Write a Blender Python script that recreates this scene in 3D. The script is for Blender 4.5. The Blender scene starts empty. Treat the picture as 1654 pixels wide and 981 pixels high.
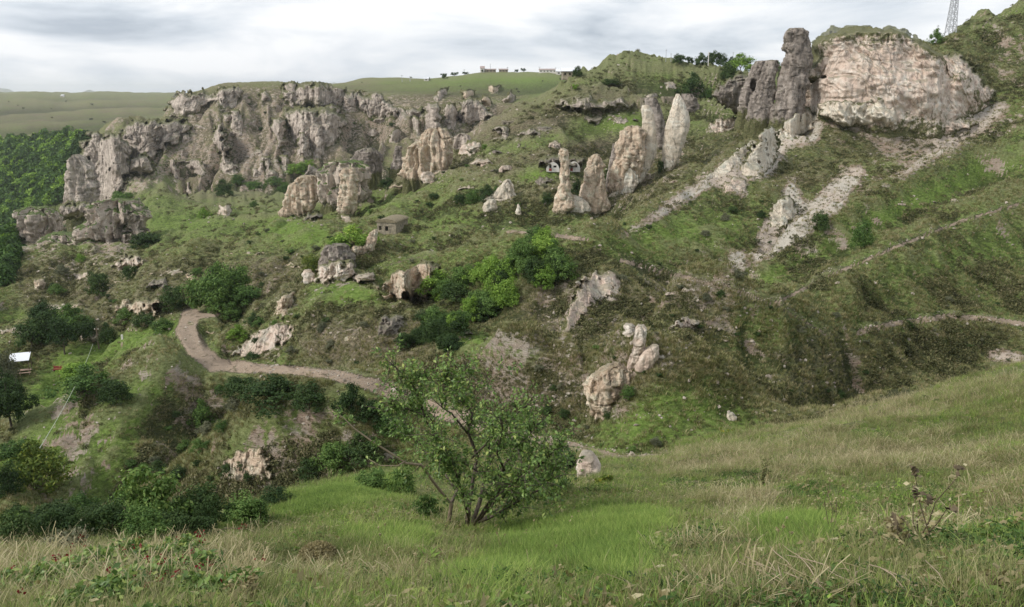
import bpy, math, random
import numpy as np
from math import radians, sin, cos, pi
random.seed(7); np.random.seed(7)
rng = np.random.default_rng(7)
SC = bpy.context.scene
COL = SC.collection

# ------------------------------------------------------------------ camera
W0, H0, F = 1654.0, 981.0, 1300.0
TH = math.atan(340.0 / F)                      # pitched down
cam = bpy.data.objects.new('camera', bpy.data.cameras.new('camera'))
COL.objects.link(cam)
cam.location = (0, 0, 0)
cam.rotation_euler = (pi/2 - TH, 0, 0)
cam.data.sensor_width = 36.0
cam.data.lens = 36.0 * F / W0
cam.data.clip_start = 0.1
cam.data.clip_end = 40000
SC.camera = cam

# ------------------------------------------------------------------ world, sun, exposure
SUN_EL, SUN_AZ = 42.0, -115.0                  # light from the upper left, behind the camera
w = bpy.data.worlds.new('World'); SC.world = w; w.use_nodes = True
nt = w.node_tree; nt.nodes.clear()
def wn(t, **k):
    n = nt.nodes.new(t)
    for a, b in k.items(): setattr(n, a, b)
    return n
sky = wn('ShaderNodeTexSky', sky_type='NISHITA', sun_disc=False)
sky.sun_elevation = radians(SUN_EL); sky.sun_rotation = radians(SUN_AZ)
sky.air_density = 1.2; sky.dust_density = 3.0
geo = wn('ShaderNodeTexCoord')
mp = wn('ShaderNodeMapping'); mp.inputs['Scale'].default_value = (1.0, 1.0, 4.2)
mp.inputs['Location'].default_value = (0.35, 0.1, 0.2)
nt.links.new(geo.outputs['Generated'], mp.inputs['Vector'])
nz = wn('ShaderNodeTexNoise'); nz.inputs["Scale"].default_value = 3.8; nz.inputs['Detail'].default_value = 7
nz.inputs['Roughness'].default_value = 0.55; nz.inputs['Distortion'].default_value = 0.35
nt.links.new(mp.outputs['Vector'], nz.inputs['Vector'])
cr = wn('ShaderNodeValToRGB')
cr.color_ramp.elements[0].position = 0.36; cr.color_ramp.elements[0].color = (3.9, 4.4, 5.1, 1)
cr.color_ramp.elements[1].position = 0.60; cr.color_ramp.elements[1].color = (8.3, 8.4, 8.6, 1)
e = cr.color_ramp.elements.new(0.47); e.color = (5.9, 6.35, 6.95, 1)
nt.links.new(nz.outputs['Fac'], cr.inputs['Fac'])
mx = wn('ShaderNodeMixRGB'); mx.inputs['Fac'].default_value = 0.93
nt.links.new(sky.outputs['Color'], mx.inputs[1]); nt.links.new(cr.outputs['Color'], mx.inputs[2])
bg = wn('ShaderNodeBackground'); bg.inputs['Strength'].default_value = 0.068
ow = wn('ShaderNodeOutputWorld')
nt.links.new(mx.outputs['Color'], bg.inputs['Color']); nt.links.new(bg.outputs[0], ow.inputs['Surface'])

sun = bpy.data.objects.new('sun', bpy.data.lights.new('sun', 'SUN')); COL.objects.link(sun)
sun.data.energy = 1.5; sun.data.angle = radians(12); sun.data.color = (1.0, 0.95, 0.88)
_az, _el = radians(SUN_AZ), radians(SUN_EL)
_d = (sin(_az)*cos(_el), cos(_az)*cos(_el), sin(_el))     # direction towards the sun
import mathutils
sun.rotation_euler = mathutils.Vector(_d).to_track_quat('Z', 'Y').to_euler()
SC.view_settings.view_transform = 'Standard'; SC.view_settings.look = 'None'
SC.view_settings.exposure = 0.97; SC.view_settings.gamma = 1.0; SC.view_settings.use_curve_mapping = False
SC.cycles.max_bounces = 5; SC.cycles.diffuse_bounces = 3; SC.cycles.volume_bounces = 1
SC.cycles.transparent_max_bounces = 6

# ------------------------------------------------------------------ maths helpers
def P(px, py, d):
    """world point seen at photo pixel (px,py) at forward distance d"""
    a = (np.asarray(px, float) - W0/2) / F; b = (H0/2 - np.asarray(py, float)) / F
    yy = cos(TH) + b*sin(TH); zz = b*cos(TH) - sin(TH)
    return a/yy*d, np.asarray(d, float)*1.0, zz/yy*d
def V(px, py, d):
    x, y, z = P(px, py, d); return np.array([float(x), float(y), float(z)])
def PROJ(x, y, z):
    dep = y*cos(TH) - z*sin(TH); u = y*sin(TH) + z*cos(TH)
    return W0/2 + F*x/dep, H0/2 - F*u/dep
_perm = np.random.default_rng(3).permutation(4096).astype(np.int64)
_val = np.random.default_rng(4).random(4096)*2 - 1
def _h(ix, iy, iz): return _val[_perm[(_perm[(_perm[ix & 4095] + iy) & 4095] + iz) & 4095]]
def noise3(x, y, z):
    ix = np.floor(x).astype(np.int64); iy = np.floor(y).astype(np.int64); iz = np.floor(z).astype(np.int64)
    fx, fy, fz = x-ix, y-iy, z-iz
    u = fx*fx*(3-2*fx); v = fy*fy*(3-2*fy); s = fz*fz*(3-2*fz)
    def L(a, b, t): return a + (b-a)*t
    r = L(L(L(_h(ix,iy,iz), _h(ix+1,iy,iz), u), L(_h(ix,iy+1,iz), _h(ix+1,iy+1,iz), u), v),
          L(L(_h(ix,iy,iz+1), _h(ix+1,iy,iz+1), u), L(_h(ix,iy+1,iz+1), _h(ix+1,iy+1,iz+1), u), v), s)
    return r
def noise2(x, y, s=0):
    ix = np.floor(x).astype(np.int64); iy = np.floor(y).astype(np.int64)
    fx, fy = x-ix, y-iy
    u = fx*fx*(3-2*fx); v = fy*fy*(3-2*fy)
    a = _h(ix,iy,s); b = _h(ix+1,iy,s); c = _h(ix,iy+1,s); d = _h(ix+1,iy+1,s)
    return (a+(b-a)*u) + ((c+(d-c)*u) - (a+(b-a)*u))*v
def fbm2(x, y, o=4, s=0, g=0.5):
    t = 0; a = 1.0
    for k in range(o):
        t = t + a*noise2(x*2**k + 17*k, y*2**k - 9*k, s+k); a *= g
    return t
def fbm3(x, y, z, o=3, g=0.5):
    t = 0; a = 1.0
    for k in range(o):
        t = t + a*noise3(x*2**k + 5*k, y*2**k + 3*k, z*2**k + 11*k); a *= g
    return t
def pchip(xs, ys, x):
    xs = np.array(xs, float); ys = np.array(ys, float); h = np.diff(xs); dl = np.diff(ys)/h
    m = np.zeros_like(ys); m[0] = dl[0]; m[-1] = dl[-1]
    for i in range(1, len(xs)-1):
        if dl[i-1]*dl[i] > 0:
            w1 = 2*h[i]+h[i-1]; w2 = h[i]+2*h[i-1]; m[i] = (w1+w2)/(w1/dl[i-1] + w2/dl[i])
    i = np.clip(np.searchsorted(xs, x)-1, 0, len(h)-1); t = np.clip((x-xs[i])/h[i], 0, 1)
    return (ys[i]*(2*t**3-3*t**2+1) + m[i]*h[i]*(t**3-2*t**2+t) + ys[i+1]*(-2*t**3+3*t**2) + m[i+1]*h[i]*(t**3-t**2))

# ------------------------------------------------------------------ object helpers
def mesh_np(name, v, quads=None, tris=None, smooth=True):
    me = bpy.data.meshes.new(name)
    v = np.asarray(v, np.float32); me.vertices.add(len(v)); me.vertices.foreach_set('co', v.ravel())
    fl = []; st = []; n = 0
    if quads is not None and len(quads):
        q = np.asarray(quads, np.int32); fl.append(q.ravel()); st.append(np.arange(len(q))*4); n = q.size
    if tris is not None and len(tris):
        t = np.asarray(tris, np.int32); fl.append(t.ravel()); st.append(n + np.arange(len(t))*3)
    fl = np.concatenate(fl); st = np.concatenate(st).astype(np.int32)
    me.loops.add(len(fl)); me.loops.foreach_set('vertex_index', fl)
    me.polygons.add(len(st)); me.polygons.foreach_set('loop_start', st)
    try: me.polygons.foreach_set('use_smooth', np.full(len(st), smooth))
    except Exception: pass
    me.update(calc_edges=True)
    return me
def add(name, me, mat=None, parent=None, loc=None, kind=None):
    if mat is not None and not me.materials: me.materials.append(mat)
    o = bpy.data.objects.new(name, me); COL.objects.link(o)
    if parent is not None: o.parent = parent
    if loc is not None: o.location = loc
    if kind: o['kind'] = kind
    return o
def tag(o, label, cat, group=None):
    o['label'] = label; o['category'] = cat
    if group: o['group'] = group
    return o
def empty(name, loc, label, cat, group=None, rz=0.0, sc=None):
    o = bpy.data.objects.new(name, None); COL.objects.link(o); o.location = loc; o.rotation_euler[2] = rz
    o.empty_display_size = 0.2
    if sc: o.scale = sc
    return tag(o, label, cat, group)
class MB:
    """collects boxes and tubes into one mesh"""
    def __init__(s): s.v = []; s.q = []; s.t = []; s.n = 0
    def addv(s, v, q=(), t=()):
        v = np.asarray(v, float); s.v.append(v)
        if len(q): s.q.append(np.asarray(q) + s.n)
        if len(t): s.t.append(np.asarray(t) + s.n)
        s.n += len(v)
    def box(s, c, size, rz=0.0, ry=0.0, rx=0.0):
        x, y, z = [k/2 for k in size]
        v = np.array([[i*x, j*y, k*z] for k in (-1, 1) for j in (-1, 1) for i in (-1, 1)])
        M = np.array(mathutils.Euler((rx, ry, rz)).to_matrix())
        v = v @ M.T + np.array(c)
        s.addv(v, [[0,2,3,1],[4,5,7,6],[0,1,5,4],[1,3,7,5],[3,2,6,7],[2,0,4,6]])
    def tube(s, pts, rad, n=6):
        pts = np.array(pts, float); rad = np.broadcast_to(np.array(rad, float), (len(pts),))
        tg = np.gradient(pts, axis=0); tg /= np.linalg.norm(tg, axis=1)[:, None] + 1e-9
        up = np.array([0.31, 0.2, 0.93]); rings = []
        for i in range(len(pts)):
            a = np.cross(tg[i], up); a /= np.linalg.norm(a)+1e-9; b = np.cross(tg[i], a)
            an = np.arange(n)*2*pi/n
            rings.append(pts[i] + rad[i]*(np.cos(an)[:, None]*a + np.sin(an)[:, None]*b))
        v = np.concatenate(rings); q = []
        for i in range(len(pts)-1):
            for k in range(n):
                q.append([i*n+k, i*n+(k+1) % n, (i+1)*n+(k+1) % n, (i+1)*n+k])
        v = np.vstack([v, pts[0], pts[-1]]); m = len(pts)*n
        t = [[m, (k+1) % n, k] for k in range(n)] + [[m+1, (len(pts)-1)*n+k, (len(pts)-1)*n+(k+1) % n] for k in range(n)]
        s.addv(v, q, t)
    def mesh(s, name, smooth=False):
        return mesh_np(name, np.concatenate(s.v), np.concatenate(s.q) if s.q else None, np.concatenate(s.t) if s.t else None, smooth)
    def build(s, name, mat, parent=None, loc=None, smooth=False):
        return add(name, s.mesh(name, smooth), mat, parent, loc)

# ------------------------------------------------------------------ material helpers
class NT:
    def __init__(s, name, rough=0.95, spec=0.15):
        s.m = bpy.data.materials.new(name); s.m.use_nodes = True; s.t = s.m.node_tree; s.t.nodes.clear()
        s.out = s.n('ShaderNodeOutputMaterial'); s.b = s.n('ShaderNodeBsdfPrincipled')
        s.b.inputs['Roughness'].default_value = rough
        s.b.inputs['Specular IOR Level'].default_value = spec
        s.l(s.b.outputs[0], s.out.inputs['Surface'])
    def n(s, t, **k):
        x = s.t.nodes.new(t)
        for a, b in k.items(): setattr(x, a, b)
        return x
    def l(s, a, b): s.t.links.new(a, b)
    def pos(s, scale=(1, 1, 1), obj=False, loc=(0, 0, 0)):
        m = s.n('ShaderNodeMapping'); m.inputs['Scale'].default_value = scale; m.inputs['Location'].default_value = loc
        if obj: c = s.n('ShaderNodeTexCoord'); s.l(c.outputs['Object'], m.inputs['Vector'])
        else: c = s.n('ShaderNodeNewGeometry'); s.l(c.outputs['Position'], m.inputs['Vector'])
        return m.outputs[0]
    def noise(s, vec, scale, detail=4, rough=0.55, dist=0.0):
        x = s.n('ShaderNodeTexNoise'); x.inputs['Scale'].default_value = scale; x.inputs['Detail'].default_value = detail
        x.inputs['Roughness'].default_value = rough; x.inputs['Distortion'].default_value = dist
        s.l(vec, x.inputs['Vector']); return x.outputs['Fac']
    def vor(s, vec, scale, feature='F1'):
        x = s.n('ShaderNodeTexVoronoi'); x.feature = feature; x.inputs['Scale'].default_value = scale
        s.l(vec, x.inputs['Vector']); return x.outputs['Distance']
    def ramp(s, fac, stops):
        r = s.n('ShaderNodeValToRGB'); el = r.color_ramp.elements
        while len(el) < len(stops): el.new(0.5)
        for i, (p, c) in enumerate(stops):
            el[i].position = p; el[i].color = (c, c, c, 1) if not hasattr(c, '__len__') else (*c, 1)
        s.l(fac, r.inputs['Fac']); return r.outputs['Color']
    def mix(s, f, a, b, mode='MIX'):
        x = s.n('ShaderNodeMixRGB'); x.blend_type = mode
        for i, k in enumerate((f, a, b)):
            if hasattr(k, 'is_output'): s.l(k, x.inputs[i])
            elif hasattr(k, '__len__'): x.inputs[i].default_value = (*k, 1)
            else: x.inputs[i].default_value = k if i == 0 else (k, k, k, 1)
        return x.outputs[0]
    def math(s, op, a, b=0.0, clamp=False):
        x = s.n('ShaderNodeMath'); x.operation = op; x.use_clamp = clamp
        for i, k in enumerate((a, b)):
            if hasattr(k, 'is_output'): s.l(k, x.inputs[i])
            else: x.inputs[i].default_value = k
        return x.outputs[0]
    def smask(s, m, nz, amp=0.6, lo=0.42, hi=0.58):
        """mask + noise -> ragged edge"""
        a = s.math('ADD', m, s.math('MULTIPLY', s.math('SUBTRACT', nz, 0.5), amp))
        return s.ramp(a, [(lo, 0.0), (hi, 1.0)])
    def attr(s, name):
        a = s.n('ShaderNodeAttribute'); a.attribute_name = name; return a
    def col(s, c):
        if hasattr(c, 'is_output'): s.l(c, s.b.inputs['Base Color'])
        else: s.b.inputs['Base Color'].default_value = (*c, 1)
    def bump(s, h, dist, strength=1.0):
        b = s.n('ShaderNodeBump'); b.inputs['Distance'].default_value = dist; b.inputs['Strength'].default_value = strength
        s.l(h, b.inputs['Height']); s.l(b.outputs[0], s.b.inputs['Normal'])
        return b.outputs[0]

# labels that say where a thing stands, by the nearest landmark of the place
LMK = [(355,465,'the round tree'),(320,560,'the track bend'),(34,588,'the picnic shelter'),(158,545,'the wooden pole'),(91,600,'the red bench'),(220,500,'the broad light rock'),(185,370,'the warm knob'),(100,405,'the pink cliff'),
 (58,375,'the far-left cliff'),(207,430,'the doorway caves'),(545,415,'the fluted crag'),(655,455,'the cave-riddled face'),(625,362,'the ruined house'),(562,300,'the grass-capped crag'),(690,250,'the fluted tan cliff'),
 (910,290,'the slender spire'),(958,295,'the squat cone'),(1020,250,'the wide tan fin'),(1045,230,'the smooth pale spire'),(1094,210,'the rightmost spire'),(817,305,'the pale rock tooth'),(892,268,'the white cave front'),
 (960,170,'the long cave cliff'),(1082,162,'the window ruin'),(1116,142,'the dark hilltop bush'),(1285,100,'the tall tower'),(1420,130,'the big cliff'),(1235,250,'the speckled spur'),(1270,360,'the pink gully'),(1321,360,'the gully sapling'),
 (1382,380,'the slope sapling'),(955,490,'the pale rock dome'),(1032,560,'the rock finger'),(985,630,'the rock buttress'),(425,545,'the pink hump'),(390,755,'the tan boulder outcrop'),(560,470,'the bright meadow'),(785,560,'the valley meadow'),
 (245,800,'the big gully bush'),(55,745,'the yellowing bush'),(740,720,'the small tree'),(575,385,'the bright green bush'),(490,230,'the column cluster'),(365,250,'the long buttress'),(310,170,'the pale cliff band'),(700,190,'the great columns'),
 (760,155,'the ochre rock'),(800,145,'the ochre block'),(155,270,'the corner cliffs'),(1600,575,'the right-edge ledge'),(1200,480,'the slope trail'),(1537,15,'the radio mast'),(790,112,'the far village'),(470,370,'the green valley floor'),
 (785,320,'the green hedge'),(1180,675,'the lone grey stone'),(1020,735,'the flat white stone'),(1440,830,'the dock plant'),(1478,780,'the leaning thistle'),(512,890,'the dome hummock'),(1340,370,'the green shoulder'),(1450,400,'the upper trail'),(1330,600,'the stony slope'),(620,690,'the bare arm')]
_used = set()
def where(base, x, y, size=None):
    ls = sorted(LMK, key=lambda l: (l[0]-x)**2+(l[1]-y)**2)
    for rep in range(12):
        lx, ly, nm = ls[rep]; dx, dy = x-lx, y-ly; r_ = math.hypot(dx, dy)
        if abs(dx) > 2*abs(dy): dr = 'right of' if dx > 0 else 'left of'
        elif abs(dy) > 2*abs(dx): dr = 'below' if dy > 0 else 'above'
        else: dr = ('lower ' if dy > 0 else 'upper ')+('right of' if dx > 0 else 'left of')
        ds = 'close ' if r_ < 25 else ('' if r_ < 70 else 'well ')
        t = base + ', ' + ds + dr + ' ' + nm
        if t not in _used: _used.add(t); return t
    return base

# ------------------------------------------------------------------ terrain: lines running across the valley, near to far
LN = [
 [(-900,1500,1.0),(827,1500,1.0),(2550,1500,1.0)],
 [(-900,1040,2.9),(0,1000,2.5),(827,990,2.35),(1654,985,2.2),(2550,960,2.3)],
 [(-900,1010,4.6),(0,930,4.8),(400,915,5.2),(700,912,5.5),(827,905,5.8),(1200,865,7.0),(1400,830,7.8),(1654,790,8.6),(2550,600,11)],
 [(-900,1000,7),(0,886,8),(200,872,10),(300,864,11),(400,852,12),(480,838,13),(560,822,14),(640,816,15),(720,834,14),(800,830,14),(860,812,15),(930,775,17),(1000,752,20),(1100,736,24),(1250,702,28),(1400,662,32),(1500,637,34),(1654,590,38),(2550,330,52)],
 [(-900,1010,20),(0,895,22),(200,876,24),(400,845,21),(480,812,19),(560,790,20),(640,774,21),(700,780,21),(800,800,21),(860,800,22),(930,785,22),(1000,762,26),(1100,742,29),(1250,708,34),(1400,668,38),(1500,645,42),(1654,600,48),(2550,335,66)],
 [(-900,1015,44),(0,900,45),(200,882,48),(400,860,48),(520,830,44),(640,800,40),(760,805,37),(850,806,35),(930,788,33),(1000,765,33),(1100,744,35),(1250,711,40),(1400,671,45),(1500,651,50),(1654,606,58),(2550,340,80)],
 [(-900,900,60),(0,800,56),(100,795,58),(200,775,62),(300,745,66),(400,735,62),(500,730,56),(600,715,54),(700,725,50),(800,735,46),(860,745,42),(920,755,39),(1000,752,37),(1080,741,39),(1250,706,46),(1400,667,52),(1500,646,58),(1654,602,66),(2550,335,90)],
 [(-900,800,90),(0,700,76),(80,690,80),(130,660,86),(200,610,92),(290,556,98),(330,588,91),(400,604,86),(480,608,80),(560,618,73),(620,638,68),(700,668,61),(780,697,55),(860,715,50),(920,729,46),(1000,745,42),(1080,737,43),(1250,700,51),(1400,660,58),(1500,636,64),(1654,597,72),(2550,330,100)],
 [(-900,760,110),(0,645,98),(80,625,102),(130,600,104),(200,570,107),(290,527,109),(340,528,106),(372,560,94),(400,575,90),(480,590,84),(560,598,77.5),(620,611,72.5),(700,640,65.5),(780,666,60),(860,692,54),(920,715,48.5),(1000,733,44.5),(1080,728,45.5),(1250,688,53.5),(1400,645,62),(1500,622,68),(1654,585,76),(2550,320,104)],
 [(-900,700,130),(0,605,115),(100,585,117),(200,550,118),(290,518,116),(340,512,113),(400,560,93),(450,562,92),(520,572,85),(600,575,79),(700,600,72),(800,640,66),(900,680,56),(960,706,50),(1050,700,48.5),(1130,668,53),(1215,622,58),(1330,577,66),(1450,552,76),(1560,532,84),(1654,512,90),(2550,260,125)],
 [(-900,680,145),(0,580,125),(100,560,127),(200,535,124),(290,508,121),(340,505,117),(400,545,98),(450,535,95),(520,530,90),(600,532,86),(660,548,82),(700,560,80),(800,592,74),(900,640,63),(960,700,52),(1000,675,52.5),(1050,645,55),(1130,592,63),(1215,530,73),(1330,468,87),(1450,415,99),(1560,366,109),(1654,326,118),(2550,60,160)],
 [(-900,660,160),(0,560,135),(100,545,137),(200,525,130),(290,500,126),(340,498,122),(400,515,108),(450,505,99),(520,492,96),(600,490,96),(650,505,93),(700,545,86),(800,572,80),(880,600,74),(930,680,58),(960,695,54),(1000,640,56),(1050,588,62),(1130,527,74),(1180,470,84),(1215,428,94),(1260,405,101),(1330,368,110),(1450,310,128),(1560,248,148),(1600,215,156),(1654,180,165),(2550,-80,210)],
 [(-900,640,175),(0,540,148),(100,530,149),(200,515,138),(290,492,132),(340,490,128),(400,490,120),(450,488,107),(520,478,103),(600,470,104),(650,492,101),(700,520,95),(800,548,86),(880,572,80),(930,650,66),(960,665,62),(1000,628,64),(1050,606,72),(1130,538,84),(1180,485,92),(1215,441,102),(1260,418,110),(1330,380,118),(1450,318,134),(1560,252,153),(1600,218,161),(1654,178,170),(2550,-90,216)],
 [(-900,600,190),(0,505,160),(100,500,158),(200,485,148),(290,475,142),(340,472,137),(400,465,132),(450,458,120),(520,452,110),(600,448,110),(650,470,105),(700,470,104),(760,490,98),(850,515,92),(900,545,86),(960,570,80),(1000,568,80),(1050,545,84),(1130,495,92),(1215,402,112),(1330,332,128),(1450,286,142),(1560,224,160),(1600,196,168),(1654,152,178),(2550,-120,226)],
 [(-900,570,210),(0,470,175),(100,468,172),(200,460,160),(290,445,155),(340,440,150),(400,430,145),(450,428,134),(500,428,125),(560,425,116),(600,415,118),(650,418,116),(700,425,112),(760,430,108),(800,420,110),(850,410,112),(900,430,108),(930,424,108),(960,408,112),(1030,355,121),(1100,308,133),(1180,258,150),(1270,200,172),(1330,215,168),(1400,222,167),(1500,220,167),(1560,205,170),(1600,172,178),(1654,130,186),(2550,-130,234)],
 [(-900,540,240),(0,440,190),(100,440,188),(200,430,175),(290,420,172),(340,415,165),(400,405,160),(450,408,146),(500,402,140),(560,395,132),(600,390,135),(650,388,134),(700,385,130),(760,385,126),(800,378,125),(850,378,124),(900,388,122),(960,400,124),(1030,362,134),(1100,318,147),(1180,266,164),(1270,203,182),(1330,178,176),(1400,160,174),(1500,158,174),(1560,155,178),(1600,140,186),(1654,100,192),(2550,-150,245)],
 [(-900,500,260),(0,420,205),(100,418,202),(200,412,190),(290,400,190),(340,398,182),(400,388,178),(450,385,165),(500,385,156),(560,382,148),(600,372,152),(650,362,152),(720,352,147),(780,340,143),(850,330,143),(900,345,141),(960,350,141),(1030,315,151),(1100,265,161),(1180,224,173),(1270,188,190),(1330,140,184),(1370,105,182),(1500,100,184),(1560,108,188),(1600,92,194),(1654,56,198),(2550,-180,270)],
 [(-900,480,290),(0,402,225),(100,402,220),(200,398,206),(290,372,210),(340,370,200),(400,366,195),(450,368,184),(500,366,178),(560,362,170),(600,360,168),(650,358,165),(720,356,160),(780,347,158),(850,337,160),(900,340,156),(960,335,160),(1030,300,166),(1100,250,171),(1180,208,181),(1270,175,198),(1300,120,196),(1330,92,193),(1360,60,192),(1400,54,192),(1450,54,193),(1500,45,198),(1560,24,206),(1600,12,212),(1654,-8,218),(2550,-240,320)],
 [(-900,450,340),(0,400,255),(100,400,245),(200,386,225),(260,362,218),(340,356,217),(400,352,212),(450,352,210),(500,350,202),(560,346,196),(600,336,196),(650,326,191),(720,312,186),(780,300,183),(850,295,179),(900,290,176),(960,290,176),(1030,265,181),(1100,225,184),(1180,190,198),(1270,170,215),(1330,125,240),(1400,90,245),(1500,80,250),(1600,50,255),(1654,20,262),(2550,-200,400)],
 [(-900,440,380),(0,425,290),(100,410,270),(140,400,262),(200,372,248),(260,345,240),(340,343,240),(400,342,240),(450,341,237),(500,338,228),(560,326,218),(600,316,216),(650,300,211),(720,276,206),(780,262,201),(850,250,196),(900,245,193),(960,240,196),(1030,215,201),(1100,190,207),(1180,165,232),(1270,155,255),(1330,140,285),(1400,115,300),(1500,100,310),(1654,50,330),(2550,-150,500)],
 [(-900,425,440),(0,420,340),(100,410,310),(140,400,300),(200,365,282),(260,332,270),(340,334,272),(400,334,268),(450,331,265),(500,328,252),(560,312,240),(600,300,236),(650,280,230),(720,246,226),(780,225,226),(850,200,223),(900,190,223),(960,188,227),(1030,180,237),(1100,160,248),(1180,132,282),(1270,145,310),(1330,145,350),(1400,130,400),(1500,110,420),(1654,60,430),(2550,-100,600)],
 [(-900,410,500),(0,412,400),(100,405,350),(140,392,335),(190,310,312),(225,284,308),(260,284,306),(300,322,305),(340,325,305),(400,322,300),(450,322,295),(500,325,280),(560,316,268),(600,306,260),(650,285,254),(680,265,250),(720,238,250),(760,212,255),(800,190,260),(850,170,265),(900,148,268),(930,135,274),(960,120,280),(990,103,290),(1020,95,300),(1060,97,310),(1100,101,320),(1180,110,330),(1270,125,390),(1330,135,450),(1400,140,500),(1654,80,520),(2550,-50,700)],
 [(-900,400,540),(0,400,450),(100,398,400),(140,392,385),(200,340,372),(260,315,372),(300,318,372),(340,316,374),(400,316,375),(450,318,368),(500,322,358),(560,326,350),(600,322,348),(650,302,348),(680,292,350),(720,266,355),(760,240,360),(800,214,365),(850,190,370),(900,170,374),(960,148,385),(1020,130,400),(1100,130,420),(1200,135,440),(1400,150,560),(1654,130,560),(2550,0,740)],
 [(-900,380,580),(0,380,500),(100,386,440),(140,376,410),(200,335,395),(260,300,402),(300,302,410),(340,297,414),(400,301,416),(450,303,420),(500,297,426),(560,292,430),(600,284,430),(650,272,431),(720,252,432),(800,221,440),(850,197,442),(900,180,446),(960,160,452),(1020,142,480),(1100,140,520),(1400,150,620),(1654,140,640),(2550,60,780)],
 [(-900,330,640),(0,315,580),(60,305,550),(100,300,520),(140,282,450),(200,252,446),(260,236,456),(300,231,456),(400,230,461),(500,226,466),(600,216,471),(650,206,476),(720,196,481),(800,181,486),(850,161,492),(900,152,502),(960,142,520),(1020,145,560),(1400,155,700),(1654,150,720),(2550,100,820)],
 [(-900,300,820),(0,234,760),(60,226,730),(110,220,680),(140,216,540),(200,200,500),(260,190,505),(272,170,507),(290,152,510),(330,139,512),(370,129,515),(430,128,520),(500,132,525),(560,142,530),(620,153,535),(700,153,540),(760,153,545),(830,155,550),(880,152,560),(960,145,620),(1100,148,700),(1654,160,800),(2550,140,900)],
 [(-900,290,900),(0,222,850),(100,217,830),(200,214,830),(260,205,840),(290,190,850),(370,150,800),(430,140,760),(500,140,700),(560,143,660),(600,146,650),(700,145,650),(830,146,655),(900,145,670),(960,146,720),(1100,150,800),(1654,165,900),(2550,160,1000)],
 [(-900,190,1300),(0,186,1300),(100,184,1300),(260,180,1300),(370,170,1200),(470,150,1000),(540,142,950),(580,138,950),(640,132,960),(700,126,970),(740,118,980),(780,112,990),(830,111,1000),(900,114,1000),(935,119,1000),(970,125,1020),(1020,140,1050),(1100,150,1100),(1654,170,1300),(2550,180,1300)],
 [(-900,150,2600),(0,149,2600),(60,147,2600),(110,151,2600),(150,147,2600),(270,149,2600),(400,152,2500),(600,150,2400),(900,150,2300),(1100,155,2300),(1654,165,2300),(2550,170,2300)],
 [(-900,152,9000),(0,152,9000),(2550,152,9000)],
 [(-900,153,16000),(2550,153,16000)],
]
for L_i, xa, xb, dp in ((12, 1000, 1600, 20), (15, 960, 1270, 20), (13, 1100, 1560, 6)):
    LN[L_i] = [(p_[0], p_[1]+(dp if xa <= p_[0] <= xb else 0), p_[2]) for p_ in LN[L_i]]
gx = np.concatenate([np.arange(-900, -60, 14.0), np.arange(-60, 1715, 1.62), np.arange(1722, 2551, 14.0)])
infr = (gx > -10) & (gx < 1664)
LP = np.array([pchip([p[0] for p in L], [p[1] for p in L], gx) for L in LN])
LD = np.exp(np.array([pchip([p[0] for p in L], [math.log(p[2]) for p in L], gx) for L in LN]))
for i in range(1, len(LN)): LD[i] = np.maximum(LD[i], LD[i-1]*1.004)
ROWS = 640
gap = np.array([np.percentile(np.maximum(LP[i][infr]-LP[i+1][infr], 0), 80) for i in range(len(LN)-1)])
gap[0] = 14; gap[1] = 150
gap = np.maximum(gap, 12) ; gap[-3:] = [30, 5, 3]
nr = np.maximum(3, (gap/gap.sum()*ROWS).astype(int))
LX, LY, LZ = P(gx[None, :]+0*LP, LP, LD)
GX = []; GY = []; GZ = []
for i in range(len(LN)-1):
    for k in range(nr[i]):
        t = k/nr[i]; r = LD[i+1]/LD[i]
        dd = LD[i]*r**t; s = (dd-LD[i])/(LD[i+1]-LD[i])
        GX.append(LX[i]+(LX[i+1]-LX[i])*s); GY.append(LY[i]+(LY[i+1]-LY[i])*s); GZ.append(LZ[i]+(LZ[i+1]-LZ[i])*s)
GX.append(LX[-1]); GY.append(LY[-1]); GZ.append(LZ[-1])
GX = np.array(GX); GY = np.array(GY); GZ = np.array(GZ)
for it in range(3):                                     # soften creases
    for A in (GX, GY, GZ):
        A[1:-1] = 0.25*A[:-2] + 0.5*A[1:-1] + 0.25*A[2:]
        A[:, 1:-1] = 0.25*A[:, :-2] + 0.5*A[:, 1:-1] + 0.25*A[:, 2:]
# relief: hummocks, erosion rills, ledges
D = GY
def ss(a, b, x): t = np.clip((x-a)/(b-a), 0, 1); return t*t*(3-2*t)
mid = ss(30, 70, D)*(1-ss(600, 1000, D))
near = 1-ss(18, 45, D)
wx = GX + 4*noise2(GX/14, GY/14, 50); wy = GY + 4*noise2(GX/14, GY/14, 60)
h = 1.3*fbm2(wx/19, wy/19, 5, 1, 0.52)
rid = 1-np.abs(fbm2(wx/11 + wy/50, wy/26, 4, 20)) ; h += 2.1*(rid-0.7) + 3.4*fbm2(wx/40, wy/34, 2, 90)
h += 0.85*np.abs(fbm2(GX/5.2, GY/4.4, 4, 33))
farb = ss(330, 420, D)*(1-ss(498, 520, D))
fin = 1-np.abs(fbm2(wx/15+GZ/60, GZ/75, 4, 70))*1.3
_m = (D > 60) & (D < 330) & infr[None]; h = h - h[_m].mean()
h = h*mid*(1+0.6*farb)*(1-0.75*ss(496, 512, D)) + farb*6.0*(fin-0.62)*(1-ss(490, 505, D))
plat = ss(600, 900, D)*(1-ss(4000, 6000, D)); h += plat*(7*fbm2(GX/160, GY/160, 4, 5) + 1.0*fbm2(GX/22, GY/22, 2, 6))
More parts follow.
